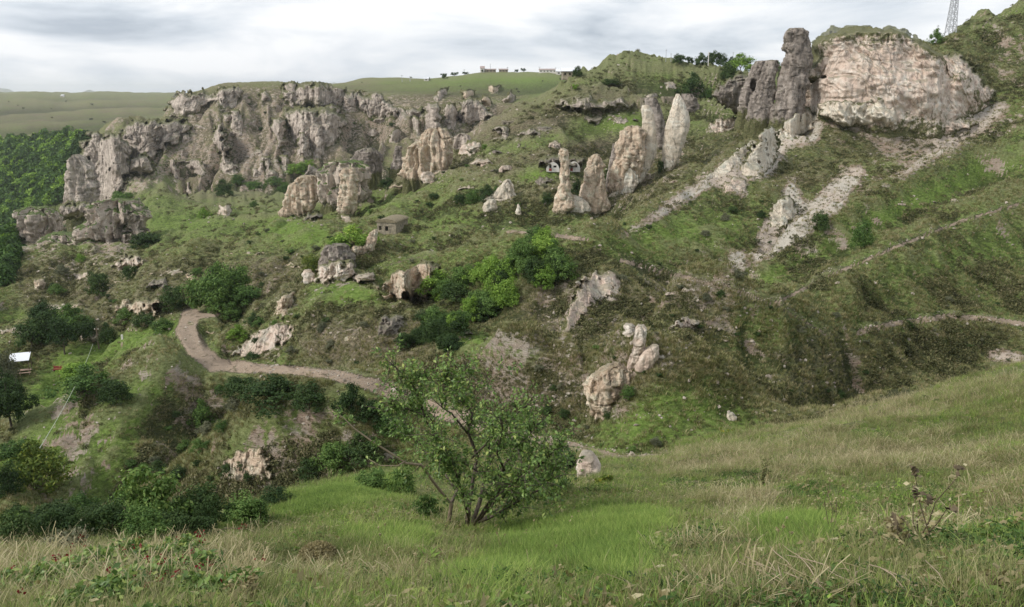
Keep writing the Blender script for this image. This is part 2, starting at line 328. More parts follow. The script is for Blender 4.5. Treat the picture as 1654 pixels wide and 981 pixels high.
h += near*(0.16*fbm2(GX/1.7, GY/1.7, 4, 9) + 0.5*noise2(GX/5, GY/5, 12)*ss(5, 12, D))*ss(2.0, 4.5, D)
h += (1-near)*(1-mid)*(D < 60)*0.6*fbm2(GX/8, GY/8, 4, 15)
# trodden terraces on the slopes
tw = GZ + 1.5*noise2(GX/25, GY/25, 80); h += mid*(1-farb)*0.28*np.sin(tw*2*pi/1.9)*(0.5+0.5*noise2(GX/20, GY/20, 81))
flat = np.zeros_like(GX)                                 # keep the track bench smooth
ipx = None
SPX, SPY = PROJ(GX, GY, GZ)
# photo-plan paint maps (material kinds of ground where they lie)
MW, MH = 828, 492
def blank(): return np.zeros((MH, MW), np.float32)
_yy, _xx = np.mgrid[0:MH, 0:MW]; _xx = _xx*2.0+1; _yy = _yy*2.0+1
def poly(m, pts, v=1.0):
    ins = np.zeros(m.shape, bool); n = len(pts); j = n-1
    for i in range(n):
        xi, yi = pts[i]; xj, yj = pts[j]
        if yi != yj: ins ^= ((yi > _yy) != (yj > _yy)) & (_xx < (xj-xi)*(_yy-yi)/(yj-yi)+xi)
        j = i
    m[ins] = np.maximum(m[ins], v) if v > 0 else 0
def stroke(m, pts, wd, v=1.0):
    for (x0, y0), (x1, y1) in zip(pts[:-1], pts[1:]):
        dx, dy = x1-x0, y1-y0; t = np.clip(((_xx-x0)*dx+(_yy-y0)*dy)/(dx*dx+dy*dy+1e-6), 0, 1)
        r = np.hypot(_xx-x0-t*dx, (_yy-y0-t*dy)*1.3); m[:] = np.maximum(m, v*np.clip(1.35-r/wd*0.8, 0, 1))
def blob(m, x, y, rx, ry, v=1.0, a=0.0):
    c, s = cos(radians(a)), sin(radians(a)); u = (_xx-x)*c+(_yy-y)*s; q = -(_xx-x)*s+(_yy-y)*c
    r = np.hypot(u/rx, q/ry); m[:] = np.maximum(m, v*np.clip(1.6-r*1.1, 0, 1))
def blur(m, k):
    for _ in range(2):
        c = np.cumsum(np.pad(m, ((k+1, k), (0, 0)), mode='edge'), 0); m = (c[2*k+1:]-c[:-2*k-1])/(2*k+1)
        c = np.cumsum(np.pad(m, ((0, 0), (k+1, k)), mode='edge'), 1); m = (c[:, 2*k+1:]-c[:, :-2*k-1])/(2*k+1)
    return m
PATH = [((308,508),13),((300,535),16),((318,565),18),((345,588),15),((400,594),10),((480,599),9),((540,606),10),((600,620),13),((660,645),15),((720,668),15),((790,690),13),((860,710),11),((930,724),10),((1000,742),8),((1075,738),6)]
mp_path = blank()
for (a, wa), (b, wb) in zip(PATH[:-1], PATH[1:]): stroke(mp_path, [a, b], (wa+wb)/2)
stroke(mp_path, [(308,512),(350,508)], 5)
for tr, tw_, tv in (([(800,372),(870,376),(950,388)],2.6,.9),([(1000,420),(1060,436),(1120,452),(1190,470),(1250,492)],2.6,.8),([(1250,492),(1300,520),(1340,545)],2.4,.6),([(1385,538),(1440,524),(1530,512),(1600,516),(1654,524)],3.0,1.0),([(1250,492),(1330,450),(1450,398),(1560,355),(1654,328)],2.4,.72),([(500,470),(620,430),(700,408)],2.2,.5)): stroke(mp_path, tr, tw_*1.1, tv*1.7)
mp_lush = blank(); mp_rock = blank(); mp_dry = blank(); mp_pale = blank()
for p, v in [([(60,620),(100,565),(180,542),(290,518),(305,532),(230,560),(150,590),(130,650),(90,730),(30,740),(20,650)],1),
             ([(440,352),(520,362),(548,400),(480,392),(430,378)],.9),([(235,345),(330,362),(440,356),(440,372),(300,372),(230,365)],.8),
             ([(490,484),(512,458),(560,456),(610,468),(642,490),(560,488)],1),([(690,546),(760,540),(872,562),(880,582),(800,582),(720,572)],1.2),
             ([(660,350),(760,352),(790,372),(700,370)],.8),([(560,310),(650,305),(640,335),(580,332)],.6),
             ([(275,600),(310,560),(345,600),(420,608),(420,622),(300,612)],.8),([(90,700),(150,690),(170,830),(100,850)],.6),
             ([(0,500),(60,495),(60,512),(0,524)],.8),([(330,425),(450,392),(560,400),(470,415),(380,432)],.35),
             ([(960,415),(1000,385),(1110,330),(1200,345),(1205,400),(1060,408)],.55),
             ([(1200,455),(1330,385),(1460,315),(1654,220),(1654,270),(1450,360),(1300,430),(1230,475)],.75),
             ([(1400,440),(1654,345),(1654,420),(1450,460)],.5),([(960,690),(1060,620),(1180,640),(1260,690),(1050,735),(960,735)],.6),
             ([(350,740),(380,690),(560,620),(620,640),(520,690),(400,745)],.9),([(110,700),(200,610),(290,560),(300,600),(240,680),(200,800),(120,840)],.65),([(1380,560),(1654,540),(1654,560),(1500,580)],.1),
             ([(400,830),(540,788),(650,772),(660,800),(500,830)],1),([(780,860),(900,850),(960,825),(1060,830),(1100,850),(1040,880),(1090,900),(1000,960),(900,920),(780,981),(700,940),(820,900)],1.0),([(540,860),(700,850),(680,890),(560,890)],.7),
             ([(1210,850),(1330,840),(1350,880),(1240,890)],1.1),([(0,720),(100,690),(120,760),(0,790)],.7),
             ([(1440,560),(1654,640),(1654,760),(1500,700)],.25),([(500,60),(900,60),(970,130),(560,150)],.0),
             ([(470,155),(600,140),(860,112),(940,122),(860,142),(620,152)],.6)]: 
    if v > 0: poly(mp_lush, p, v)
for p, wd, v in [([(740,300),(870,286),(930,276)],6,1.3),([(850,277),(995,274)],6,1.5),([(760,250),(900,224),(1040,197)],7,1.4),([(925,188),(1040,190)],7,1.2),
             ([(560,345),(620,330),(660,345)],6,.6),([(180,562),(300,522)],12,1),([(640,545),(560,560)],6,.3),([(800,372),(700,355)],6,.6),
             ([(200,440),(330,420),(500,375)],5,.5),([(250,365),(330,350)],9,.8),([(620,320),(700,310),(800,300)],5,.5),([(380,510),(450,470)],10,.5)]: stroke(mp_lush, p, wd, v)
for p, v in [([(1218,428),(1222,375),(1238,350),(1262,318),(1275,285),(1290,300),(1300,330),(1325,312),(1340,290),(1388,262),(1402,276),(1372,312),(1358,345),(1330,356),(1300,388),(1250,414)],1.15),([(925,470),(955,442),(990,440),(1005,470),(985,500),(960,470),(935,500),(915,545),(898,548)],1.1),([(1588,565),(1654,568),(1654,588),(1600,586)],1.1),([(1088,520),(1130,514),(1115,535),(1060,545),(1050,600),(1035,600)],.9),([(1270,200),(1335,190),(1322,228),(1268,240),(1258,270),(1230,294),(1200,292),(1150,304),(1090,340),(1000,392),(1100,312),(1180,255)],1.15),([(1180,290),(1205,295),(1212,318),(1168,315)],1.0),([(1172,402),(1205,408),(1200,440),(1180,446)],1.1),([(1330,195),(1560,200),(1540,240),(1400,228)],.8),([(1500,170),(1600,165),(1640,165),(1600,205),(1470,285),(1440,290),(1520,225)],.95),
             ([(1640,180),(1654,210),(1560,250),(1500,260),(1400,330),(1380,300),(1480,230),(1560,190)],.5),
             ([(1400,205),(1560,200),(1590,165),(1610,170),(1540,240),(1420,260)],.7),
             ([(840,600),(900,580),(960,600),(940,660),(860,660)],.55),([(900,690),(950,680),(960,715),(890,710)],.6),
             ([(860,470),(940,440),(1000,450),(960,520),(900,560)],.45),([(400,720),(440,740),(420,790),(350,780)],.5),
             ([(1000,470),(1060,430),(1120,440),(1180,460),(1150,500),(1080,490)],.42),([(1170,400),(1220,400),(1220,440),(1180,450)],.6),
             ([(1150,300),(1200,290),(1210,320),(1170,315)],.5),([(480,500),(560,500),(600,540),(520,560)],.4),
             ([(600,520),(650,500),(650,540),(610,550)],.6),([(275,150),(450,130),(560,140),(700,150),(840,155),(800,190),(740,240),(690,230),(600,240),(520,270),(430,290),(350,290),(280,250)],.50),([(110,260),(150,215),(270,190),(330,210),(330,260),(200,330),(110,330)],.60)]: poly(mp_rock, p, v)
for p, wd, v in [([(800,372),(950,388)],3,1),([(1000,420),(1100,450),(1250,492)],4,1),([(1390,535),(1530,512),(1654,524)],4,1.1),([(960,408),(1000,385),(1100,311),(1175,268)],4,.9),
                 ([(1654,330),(1450,397),(1300,460),(1200,510),(1120,535)],4,.55),([(600,420),(760,395)],3,.4),([(350,760),(450,690),(560,640)],5,.35),([(110,700),(200,640),(280,600)],5,.4),
                 ([(1060,600),(1130,530)],4,.5),([(920,725),(1080,742)],4,.8)]: stroke(mp_rock, p, wd, v)
_r = np.random.default_rng(11)
for x0, y0, x1, y1, n, r in [(1060,210,1190,300,40,5),(1260,200,1500,330,90,5),(860,460,1200,560,40,7),(1000,520,1400,680,60,6),(700,200,1050,330,50,4),(150,420,450,540,40,6),(450,480,700,600,40,7),(1100,560,1654,700,30,8),(600,380,700,430,10,5),(250,300,700,360,14,4),(1400,100,1654,300,20,4)]:
    for _ in range(n): blob(mp_rock, _r.uniform(x0,x1), _r.uniform(y0,y1), r*_r.uniform(.6,2), r*_r.uniform(.3,.8), _r.uniform(.5,.8), _r.uniform(-40,10))
for p, v in [([(300,640),(560,610),(600,640),(560,720),(640,760),(420,830),(380,740),(250,800),(170,700)],.3),([(190,610),(290,560),(320,620),(180,740),(120,720)],.3),([(1180,560),(1654,520),(1654,590),(1300,690),(1150,640)],.6),
             ([(720,225),(1000,120),(1060,150),(1050,310),(760,335)],.95),([(280,128),(850,140),(800,240),(600,310),(280,320)],.95),([(0,145),(272,145),(265,208),(130,218),(0,226)],.75),
             ([(20,430),(420,400),(500,400),(480,500),(200,530),(30,560)],.85),([(460,500),(700,500),(720,590),(480,590)],.9),([(840,440),(1200,440),(1150,600),(960,680),(780,700),(800,600)],.85),([(1060,200),(1250,200),(1200,260),(1000,360),(960,330)],.7),([(1270,190),(1560,200),(1380,300),(1220,330)],.6),
             ([(1420,60),(1654,20),(1654,150),(1560,160)],.5),([(1050,740),(1654,600),(1654,840),(1300,760),(1250,840),(1080,820)],.75),([(0,890),(400,860),(560,900),(300,981),(0,981)],.5),([(350,880),(900,850),(880,981),(380,981)],.45),([(1050,900),(1654,860),(1654,981),(1050,981)],.5)]: poly(mp_dry, p, v)
mp_rock = blur(mp_rock, 3); mp_lush = blur(mp_lush, 6); mp_dry = blur(mp_dry, 10); mp_path = blur(mp_path, 1)
def samp(m, px, py):
    return m[np.clip((py/2).astype(int), 0, MH-1), np.clip((px/2).astype(int), 0, MW-1)]
pathv0 = samp(mp_path, SPX, SPY)*((D > 36) & (D < 125))
def blur2(A, k):
    for ax in (0, 1):
        c_ = np.cumsum(np.pad(A, [(k+1, k) if a == ax else (0, 0) for a in (0, 1)], mode='edge'), ax)
        A = (np.take(c_, range(2*k+1, c_.shape[ax]), ax) - np.take(c_, range(0, c_.shape[ax]-2*k-1), ax))/(2*k+1)
    return A
pathv0 = np.clip(blur2(blur2(np.clip(pathv0*1.5, 0, 1), 5), 5)*1.3, 0, 1)
h *= (1-0.9*pathv0)
GZ += h
BUMPS = [  # px, py of the place, radius across (m), radius along (m), height (m), yaw deg
 (470,690,10,3.5,2.6,-35),(400,750,5,4,1.8,0),(520,760,7,4,-2.5,-35),(430,650,8,4,-1.6,0),(150,700,9,4,1.5,-40),(230,620,8,6,1.5,-30),
 (820,640,5,4,1.6,0),(760,650,5,3,1.2,0),(880,620,5,3,1.4,20),(960,480,8,8,2.5,0),(1010,520,8,5,1.5,0),(1530,560,12,3,-1.6,20),(1480,520,10,4,1.2,20),
 (650,290,10,5,2,0),(900,310,14,5,1.5,0),(790,260,10,4,2,0),(460,400,10,6,1.8,0),(330,410,12,6,2,0),(260,440,10,5,1.5,0),(120,520,10,5,2.0,0),
 (380,380,9,5,-1.2,0),(560,340,9,5,1.6,0),(640,400,9,6,1.3,0),(1100,420,8,5,1.0,0),(1080,120,30,18,4,0),(950,160,25,10,4,0),(1150,150,20,10,-3,0)]
def envelope(): 
    return np.minimum.accumulate(np.where(GY > 1.5, SPY, 1e9), axis=0)
SPX, SPY = PROJ(GX, GY, GZ); ENV = envelope()
def col_of(px): return int(np.clip(np.searchsorted(gx, px), 1, len(gx)-2))
def hit(px, py):
    """front-most ground point seen at the photo pixel"""
    c = col_of(px); e = ENV[:, c]; i = int(np.argmax(e <= py))
    if e[i] > py: i = int(np.argmin(e))
    i = max(i, 1)
    a, b = SPY[i-1, c], SPY[i, c]; t = 0.0 if a == b else min(max((a-py)/(a-b), 0), 1)
    q = lambda A: A[i-1, c] + (A[i, c]-A[i-1, c])*t
    return np.array([q(GX), q(GY), q(GZ)])
RIDGES = [([(612,645),(540,680),(470,705),(400,738),(350,765)],4.0,3.4),([(590,735),(520,765),(450,790)],5,-3),([(500,655),(430,655),(370,665)],5,-3.4),([(295,548),(240,600),(180,650),(110,700)],5,2.6),([(330,640),(260,700),(200,760)],6,-3.0),([(260,620),(200,700),(150,780)],3,1.6),
 ([(1130,530),(1060,590),(1005,650)],4,2.0),([(1250,590),(1400,575),(1560,600)],6,-5.0),([(1130,520),(1250,492),(1450,400),(1654,328)],5,3.6),([(1230,470),(1400,385),(1600,280)],4.5,-2.4),([(1215,425),(1330,366),(1450,306),(1560,246)],4,2.4),([(1100,640),(1250,600)],4,2.2),([(1000,400),(1110,330)],4,1.6),([(1400,530),(1530,512),(1654,524)],2.5,1.3),([(1200,640),(1350,640)],5,1.5),
 ([(960,412),(1050,350),(1175,268)],3.5,1.6),([(1000,420),(1100,452),(1200,488)],3,-1.6),([(850,470),(900,430),(960,412)],3,1.5),([(700,400),(800,372),(950,388)],2.5,.9),([(1215,430),(1260,370),(1320,310)],4,-2.2),
 ([(480,505),(540,492),(620,500)],3,-1.6),([(430,480),(390,560)],3,1.4),([(640,350),(760,345),(860,330)],4,1.2),([(820,590),(900,610),(960,640)],4,1.6),([(700,600),(800,620)],3.5,1.6),([(860,650),(930,690)],3,-1.6),
 ([(200,440),(330,425),(480,395)],4,1.2),([(240,365),(420,355)],3,.9),([(60,500),(150,470)],5,1.5),([(740,300),(870,286),(930,276)],2.5,1.1),([(700,225),(880,240),(1030,205)],3.5,1.2),([(560,340),(650,328)],3,1.0)]
def seg_prof(pts, wd):
    P3 = [hit(x, y) for x, y in pts]; best = np.full(GX.shape, 1e9)
    for q0, q1 in zip(P3[:-1], P3[1:]):
        dx, dy = q1[0]-q0[0], q1[1]-q0[1]; t = np.clip(((GX-q0[0])*dx+(GY-q0[1])*dy)/(dx*dx+dy*dy+1e-6), 0, 1)
        best = np.minimum(best, np.hypot(GX-q0[0]-t*dx, GY-q0[1]-t*dy))
    return np.exp(-(best/wd)**2)
_acc = 0
for pts, wd, hh in RIDGES:
    wd_ = wd*(1.0 if hit(*pts[0])[1] < 140 else 1.6)
    _acc = _acc + hh*seg_prof(pts, wd_)
GZ += _acc*(1-np.clip(pathv0*1.5, 0, 1))*(GY > 36)
SPX, SPY = PROJ(GX, GY, GZ); ENV = envelope()
for px, py, ra, rb, hh, yaw in BUMPS:
    x0, y0, _ = hit(px, py); c, s = cos(radians(yaw)), sin(radians(yaw))
    u = (GX-x0)*c + (GY-y0)*s; v = -(GX-x0)*s + (GY-y0)*c
    GZ += hh*np.exp(-(u/ra)**2-(v/rb)**2)*(1-np.clip(pathv0*1.5, 0, 1))
SPX, SPY = PROJ(GX, GY, GZ); ENV = envelope()
def zat(x, y):
    """ground height below any point"""
    k = W0/2 + F*x/(y*cos(TH)+0.3*y*sin(TH)); c = col_of(k)
    for _ in range(3):
        i = int(np.clip(np.searchsorted(GY[:, c], y), 1, GY.shape[0]-1)); z = GZ[i, c]; k, _q = PROJ(x, y, z); c = col_of(k)
    t = (y-GY[i-1, c])/(GY[i, c]-GY[i-1, c]+1e-9); t = min(max(t, 0), 1)
    return float(GZ[i-1, c]*(1-t)+GZ[i, c]*t)
vis = SPY <= ENV + 22
NR, NC = GX.shape
rockv = samp(mp_rock, SPX, SPY)*vis*(D > 30); lushv = samp(mp_lush, SPX, SPY)*vis; dryv = samp(mp_dry, SPX, SPY)
pathv = samp(mp_path, SPX, SPY)*vis*((D > 36) & (D < 140))
# steepness adds bare rock
dzr = np.gradient(GZ, axis=0)/(np.abs(np.gradient(GY, axis=0))+1e-3); dzc = np.gradient(GZ, axis=1)/(np.abs(np.gradient(GX, axis=1))+1e-3)
steep = np.hypot(dzr, dzc)
rockv = np.maximum(rockv, ss(0.95, 1.6, steep)*(D > 40)*(D < 700)*0.62)
rockv = np.maximum(rockv, farb*ss(0.66, 0.82, fin)*0.66*ss(-0.5, 0.1, fbm2(GX/45, GZ/30, 2, 77)+0.25)*(SPX > 100)*(SPX < 850))
rockv *= (1-np.clip(pathv, 0, 1))
idx = (np.arange(NR-1)[:, None]*NC + np.arange(NC-1)[None, :]).ravel()
quads = np.stack([idx, idx+1, idx+NC+1, idx+NC], 1)
co = np.stack([GX.ravel(), GY.ravel(), GZ.ravel()], 1)
gme = mesh_np('ground', co, quads)
# hollows hold darker scrub, convex shoulders are drier, paler; also paints in relief shading
def blur2(A, k):
    for ax in (0, 1):
        c_ = np.cumsum(np.pad(A, [(k+1, k) if a == ax else (0, 0) for a in (0, 1)], mode='edge'), ax)
        A = (np.take(c_, range(2*k+1, c_.shape[ax]), ax) - np.take(c_, range(0, c_.shape[ax]-2*k-1), ax))/(2*k+1)
    return A
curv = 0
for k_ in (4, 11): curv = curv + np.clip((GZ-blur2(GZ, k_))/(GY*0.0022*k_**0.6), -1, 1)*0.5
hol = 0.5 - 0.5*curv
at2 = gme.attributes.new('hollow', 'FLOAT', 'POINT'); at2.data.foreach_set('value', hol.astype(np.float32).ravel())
def put_kinds():
    at.data.foreach_set('color', np.stack([rockv.ravel(), lushv.ravel(), pathv.ravel(), dryv.ravel()], 1).astype(np.float32).ravel())
at = gme.attributes.new('kinds', 'FLOAT_COLOR', 'POINT')
at.data.foreach_set('color', np.stack([rockv.ravel(), lushv.ravel(), pathv.ravel(), dryv.ravel()], 1).astype(np.float32).ravel())

# ------------------------------------------------------------------ ground material
g = NT('hillside_ground', 0.97, 0.08)
a = g.attr('kinds'); sep = g.n('ShaderNodeSeparateColor'); g.l(a.outputs['Color'], sep.inputs[0])
R_, G_, B_, A_ = sep.outputs[0], sep.outputs[1], sep.outputs[2], a.outputs['Alpha']
p1 = g.pos()
p2 = g.pos((1, 1, 2.5))
n_big = g.noise(p1, 0.045, 5); n_mid = g.noise(p2, 0.32, 6, 0.65); n_fin = g.noise(p2, 1.9, 6, 0.7); n_mic = g.noise(p1, 14, 3, 0.7)
n_cl = g.noise(p2, 0.85, 5, 0.75, 0.4)
green = g.ramp(n_fin, [(0.30, (0.051, 0.078, 0.023)), (0.46, (0.134, 0.181, 0.054)), (0.56, (0.212, 0.261, 0.085)), (0.72, (0.337, 0.377, 0.154))])
brown = g.ramp(n_fin, [(0.30, (0.055, 0.046, 0.030)), (0.46, (0.152, 0.129, 0.083)), (0.58, (0.244, 0.207, 0.137)), (0.72, (0.390, 0.336, 0.232))])
dm = g.math('ADD', g.math('MULTIPLY', A_, 0.50), g.math('MULTIPLY', n_mid, 0.9))
dm = g.math('ADD', dm, g.math('MULTIPLY', g.math('SUBTRACT', n_big, 0.5), 0.8))
base = g.mix(g.ramp(dm, [(0.46, 0.0), (0.95, 1.0)]), green, brown)
lush = g.ramp(n_fin, [(0.28, (0.072, 0.115, 0.026)), (0.5, (0.158, 0.240, 0.050)), (0.72, (0.28, 0.36, 0.11))])
lm = g.math('MULTIPLY', g.smask(G_, n_cl, 1.1, 0.18, 0.75), 0.95)
base = g.mix(lm, base, lush)
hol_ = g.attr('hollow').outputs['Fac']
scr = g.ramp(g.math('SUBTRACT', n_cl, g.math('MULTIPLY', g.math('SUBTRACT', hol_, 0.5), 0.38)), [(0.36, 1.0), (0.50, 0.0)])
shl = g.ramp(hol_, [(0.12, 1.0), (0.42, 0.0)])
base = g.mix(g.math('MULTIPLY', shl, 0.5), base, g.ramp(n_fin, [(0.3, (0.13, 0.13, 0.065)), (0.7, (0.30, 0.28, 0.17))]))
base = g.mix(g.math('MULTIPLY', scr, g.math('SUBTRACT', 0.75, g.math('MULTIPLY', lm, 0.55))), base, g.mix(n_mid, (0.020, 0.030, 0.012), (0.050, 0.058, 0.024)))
soil = g.ramp(n_fin, [(0.25, (0.163, 0.119, 0.085)), (0.5, (0.338, 0.256, 0.194)), (0.75, (0.525, 0.425, 0.338))])
soil = g.mix(g.ramp(n_mid, [(0.4, 0), (0.65, 1)]), soil, (0.425, 0.375, 0.312))
tuf = g.ramp(n_fin, [(0.25, (0.40, 0.325, 0.26)), (0.5, (0.56, 0.475, 0.395)), (0.75, (0.68, 0.61, 0.53))])
tuf = g.mix(g.ramp(g.noise(p1, 0.09, 4), [(0.45, 0), (0.6, 0.8)]), tuf, (0.62, 0.59, 0.51))
soil = g.mix(g.ramp(R_, [(0.72, 0.0), (0.92, 1.0)]), soil, tuf)
rm = g.smask(g.math('ADD', R_, g.math('MULTIPLY', g.math('SUBTRACT', g.noise(p1, 0.42, 4, 0.7), 0.5), 1.3)), n_cl, 1.3, 0.50, 0.66)
base = g.mix(rm, base, soil)
bare = g.ramp(g.noise(p2, 0.55, 6, 0.8), [(0.60, 0.0), (0.68, 0.55)])
base = g.mix(g.math('MULTIPLY', bare, g.math('SUBTRACT', 1.0, lm)), base, (0.24, 0.19, 0.13))
pth = g.ramp(n_fin, [(0.2, (0.22, 0.17, 0.125)), (0.8, (0.36, 0.285, 0.215))])
pm = g.smask(B_, n_cl, 0.9, 0.42, 0.60)
pm = g.math('MULTIPLY', pm, g.ramp(g.noise(p2, 0.9, 5, 0.7), [(0.30, 0.35), (0.42, 1.0)]))
base = g.mix(pm, base, pth)
base = g.mix(0.55, base, g.ramp(n_mic, [(0.3, 0.45), (0.7, 1.35)]), 'MULTIPLY')
g.col(base)
hh = g.math('ADD', g.math('MULTIPLY', n_fin, 0.55), g.math('MULTIPLY', n_cl, 0.9))
hh = g.math('ADD', hh, g.math('MULTIPLY', n_mic, 0.08))
hh = g.math('MULTIPLY', hh, g.math('SUBTRACT', 1.0, g.math('MULTIPLY', pm, 0.85)))
g.bump(hh, 0.9, 0.8)
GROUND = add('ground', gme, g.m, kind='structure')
GROUND['label'] = 'grassy eroded valley slopes with terraces, gullies and a distant plateau'

# ------------------------------------------------------------------ rock materials
def rock_mat(name, lo, mi, hi, dark, sc=1.0, grass=0.6, cap=(0.075, 0.085, 0.032), streak=0.6, moss=0.4, bump=0.9, capt=(0.52, 0.74)):
    m = NT(name, 0.93, 0.12)
    p = m.pos(); ps = m.pos((1, 1, 0.16)); pl = m.pos((0.5, 0.5, 2.2))
    na = m.noise(p, 0.10*sc, 5, 0.6); nb = m.noise(p, 0.75*sc, 7, 0.68, 0.3); ns = m.noise(ps, 0.9*sc, 5, 0.6, 0.2); nl = m.noise(pl, 0.55*sc, 5, 0.65)
    nf = m.noise(p, 4.5*sc, 4, 0.7)
    c = m.ramp(nb, [(0.30, lo), (0.48, mi), (0.68, hi)])
    c = m.mix(m.ramp(na, [(0.40, 0.0), (0.62, 0.55)]), c, dark)
    c = m.mix(m.math('MULTIPLY', m.ramp(ns, [(0.40, 1.0), (0.52, 0.0)]), streak), c, tuple(k*0.42 for k in mi))
    c = m.mix(m.math('MULTIPLY', m.ramp(nl, [(0.55, 0.0), (0.68, 1.0)]), 0.45), c, hi)
    c = m.mix(0.5, c, m.ramp(nf, [(0.3, 0.7), (0.7, 1.4)]), 'MULTIPLY')
    ge = m.n('ShaderNodeNewGeometry'); sx = m.n('ShaderNodeSeparateXYZ'); m.l(ge.outputs['Normal'], sx.inputs[0])
    up = m.math('ADD', sx.outputs[2], m.math('MULTIPLY', m.math('SUBTRACT', nb, 0.5), 1.5))
    gm = m.ramp(up, [(capt[0], 0.0), (capt[1], 1.0)])
    gcol = m.ramp(m.noise(p, 2.2*sc, 4, 0.7), [(0.3, tuple(k*0.5 for k in cap)), (0.55, cap), (0.75, tuple(k*1.9 for k in cap))])
    c = m.mix(m.math('MULTIPLY', gm, grass), c, gcol)
    ms = m.ramp(m.noise(ps, 0.5*sc, 5, 0.7), [(0.56, 0.0), (0.70, 1.0)])
    c = m.mix(m.math('MULTIPLY', ms, moss), c, (0.085, 0.082, 0.05))
    ck = m.math('ABSOLUTE', m.math('SUBTRACT', m.noise(m.pos((1, 1, 0.35)), 0.34*sc, 4, 0.6, 0.5), 0.5))
    c = m.mix(m.math('MULTIPLY', m.ramp(ck, [(0.0, 1.0), (0.014, 0.0)]), 0.75), c, tuple(k*0.22 for k in mi))
    rim_ = m.attr('rim').outputs['Fac']; rr_ = m.math('ADD', rim_, m.math('MULTIPLY', m.math('SUBTRACT', m.noise(p, 1.1*sc, 5, 0.75), 0.5), 1.5))
    rmk = m.ramp(rr_, [(0.16, 1.0), (0.36, 0.0)])
    gr2 = m.ramp(nf, [(0.3, (0.05, 0.058, 0.024)), (0.5, (0.12, 0.125, 0.055)), (0.7, (0.23, 0.20, 0.12))])
    c = m.mix(rmk, c, gr2)
    m.col(c)
    h = m.math('ADD', m.math('MULTIPLY', nb, 1.0), m.math('MULTIPLY', ns, 0.9)); h = m.math('ADD', h, m.math('MULTIPLY', nf, 0.18)); h = m.math('ADD', h, m.math('MULTIPLY', nl, 0.4))
    m.bump(h, bump/sc*0.7, 0.8)
    return m.m
M_GREY = rock_mat('grey_tuff', (0.274, 0.227, 0.191), (0.510, 0.436, 0.369), (0.739, 0.650, 0.554), (0.395, 0.334, 0.287), 0.42, 0.55, (0.092, 0.103, 0.045), 0.75, 0.35, 1.0)
M_TAN = rock_mat('tan_tuff', (0.306, 0.244, 0.193), (0.581, 0.496, 0.413), (0.752, 0.742, 0.649), (0.414, 0.355, 0.278), 1.0, 0.6, streak=0.5, moss=0.5)
M_PALE = rock_mat('pale_tuff', (0.428, 0.356, 0.279), (0.712, 0.629, 0.511), (0.760, 0.760, 0.676), (0.558, 0.463, 0.356), 0.9, 0.45, streak=0.28, moss=0.25, bump=0.8)
M_PINK = rock_mat('pinkish_tuff', (0.324, 0.227, 0.182), (0.638, 0.527, 0.436), (0.737, 0.711, 0.634), (0.526, 0.407, 0.328), 0.8, 0.5, streak=0.18, moss=0.15, bump=0.6)
M_BROWN = rock_mat('brown_tuff', (0.146, 0.123, 0.106), (0.306, 0.263, 0.225), (0.495, 0.436, 0.385), (0.219, 0.188, 0.160), 0.9, 0.5, streak=0.6, moss=0.55)
M_WARM = rock_mat('warm_tuff', (0.363, 0.266, 0.184), (0.638, 0.499, 0.375), (0.760, 0.749, 0.601), (0.456, 0.343, 0.251), 1.3, 0.5, streak=0.4, moss=0.4)
M_CAPPED = rock_mat('grass_capped_tuff', (0.31, 0.24, 0.195), (0.52, 0.44, 0.365), (0.68, 0.60, 0.51), (0.43, 0.35, 0.285), 0.9, 0.98, (0.10, 0.14, 0.045), streak=0.35, moss=0.3, capt=(0.42, 0.62))
MATS = dict(n=M_CAPPED, g=M_GREY, t=M_TAN, p=M_PALE, k=M_PINK, b=M_BROWN, w=M_WARM)

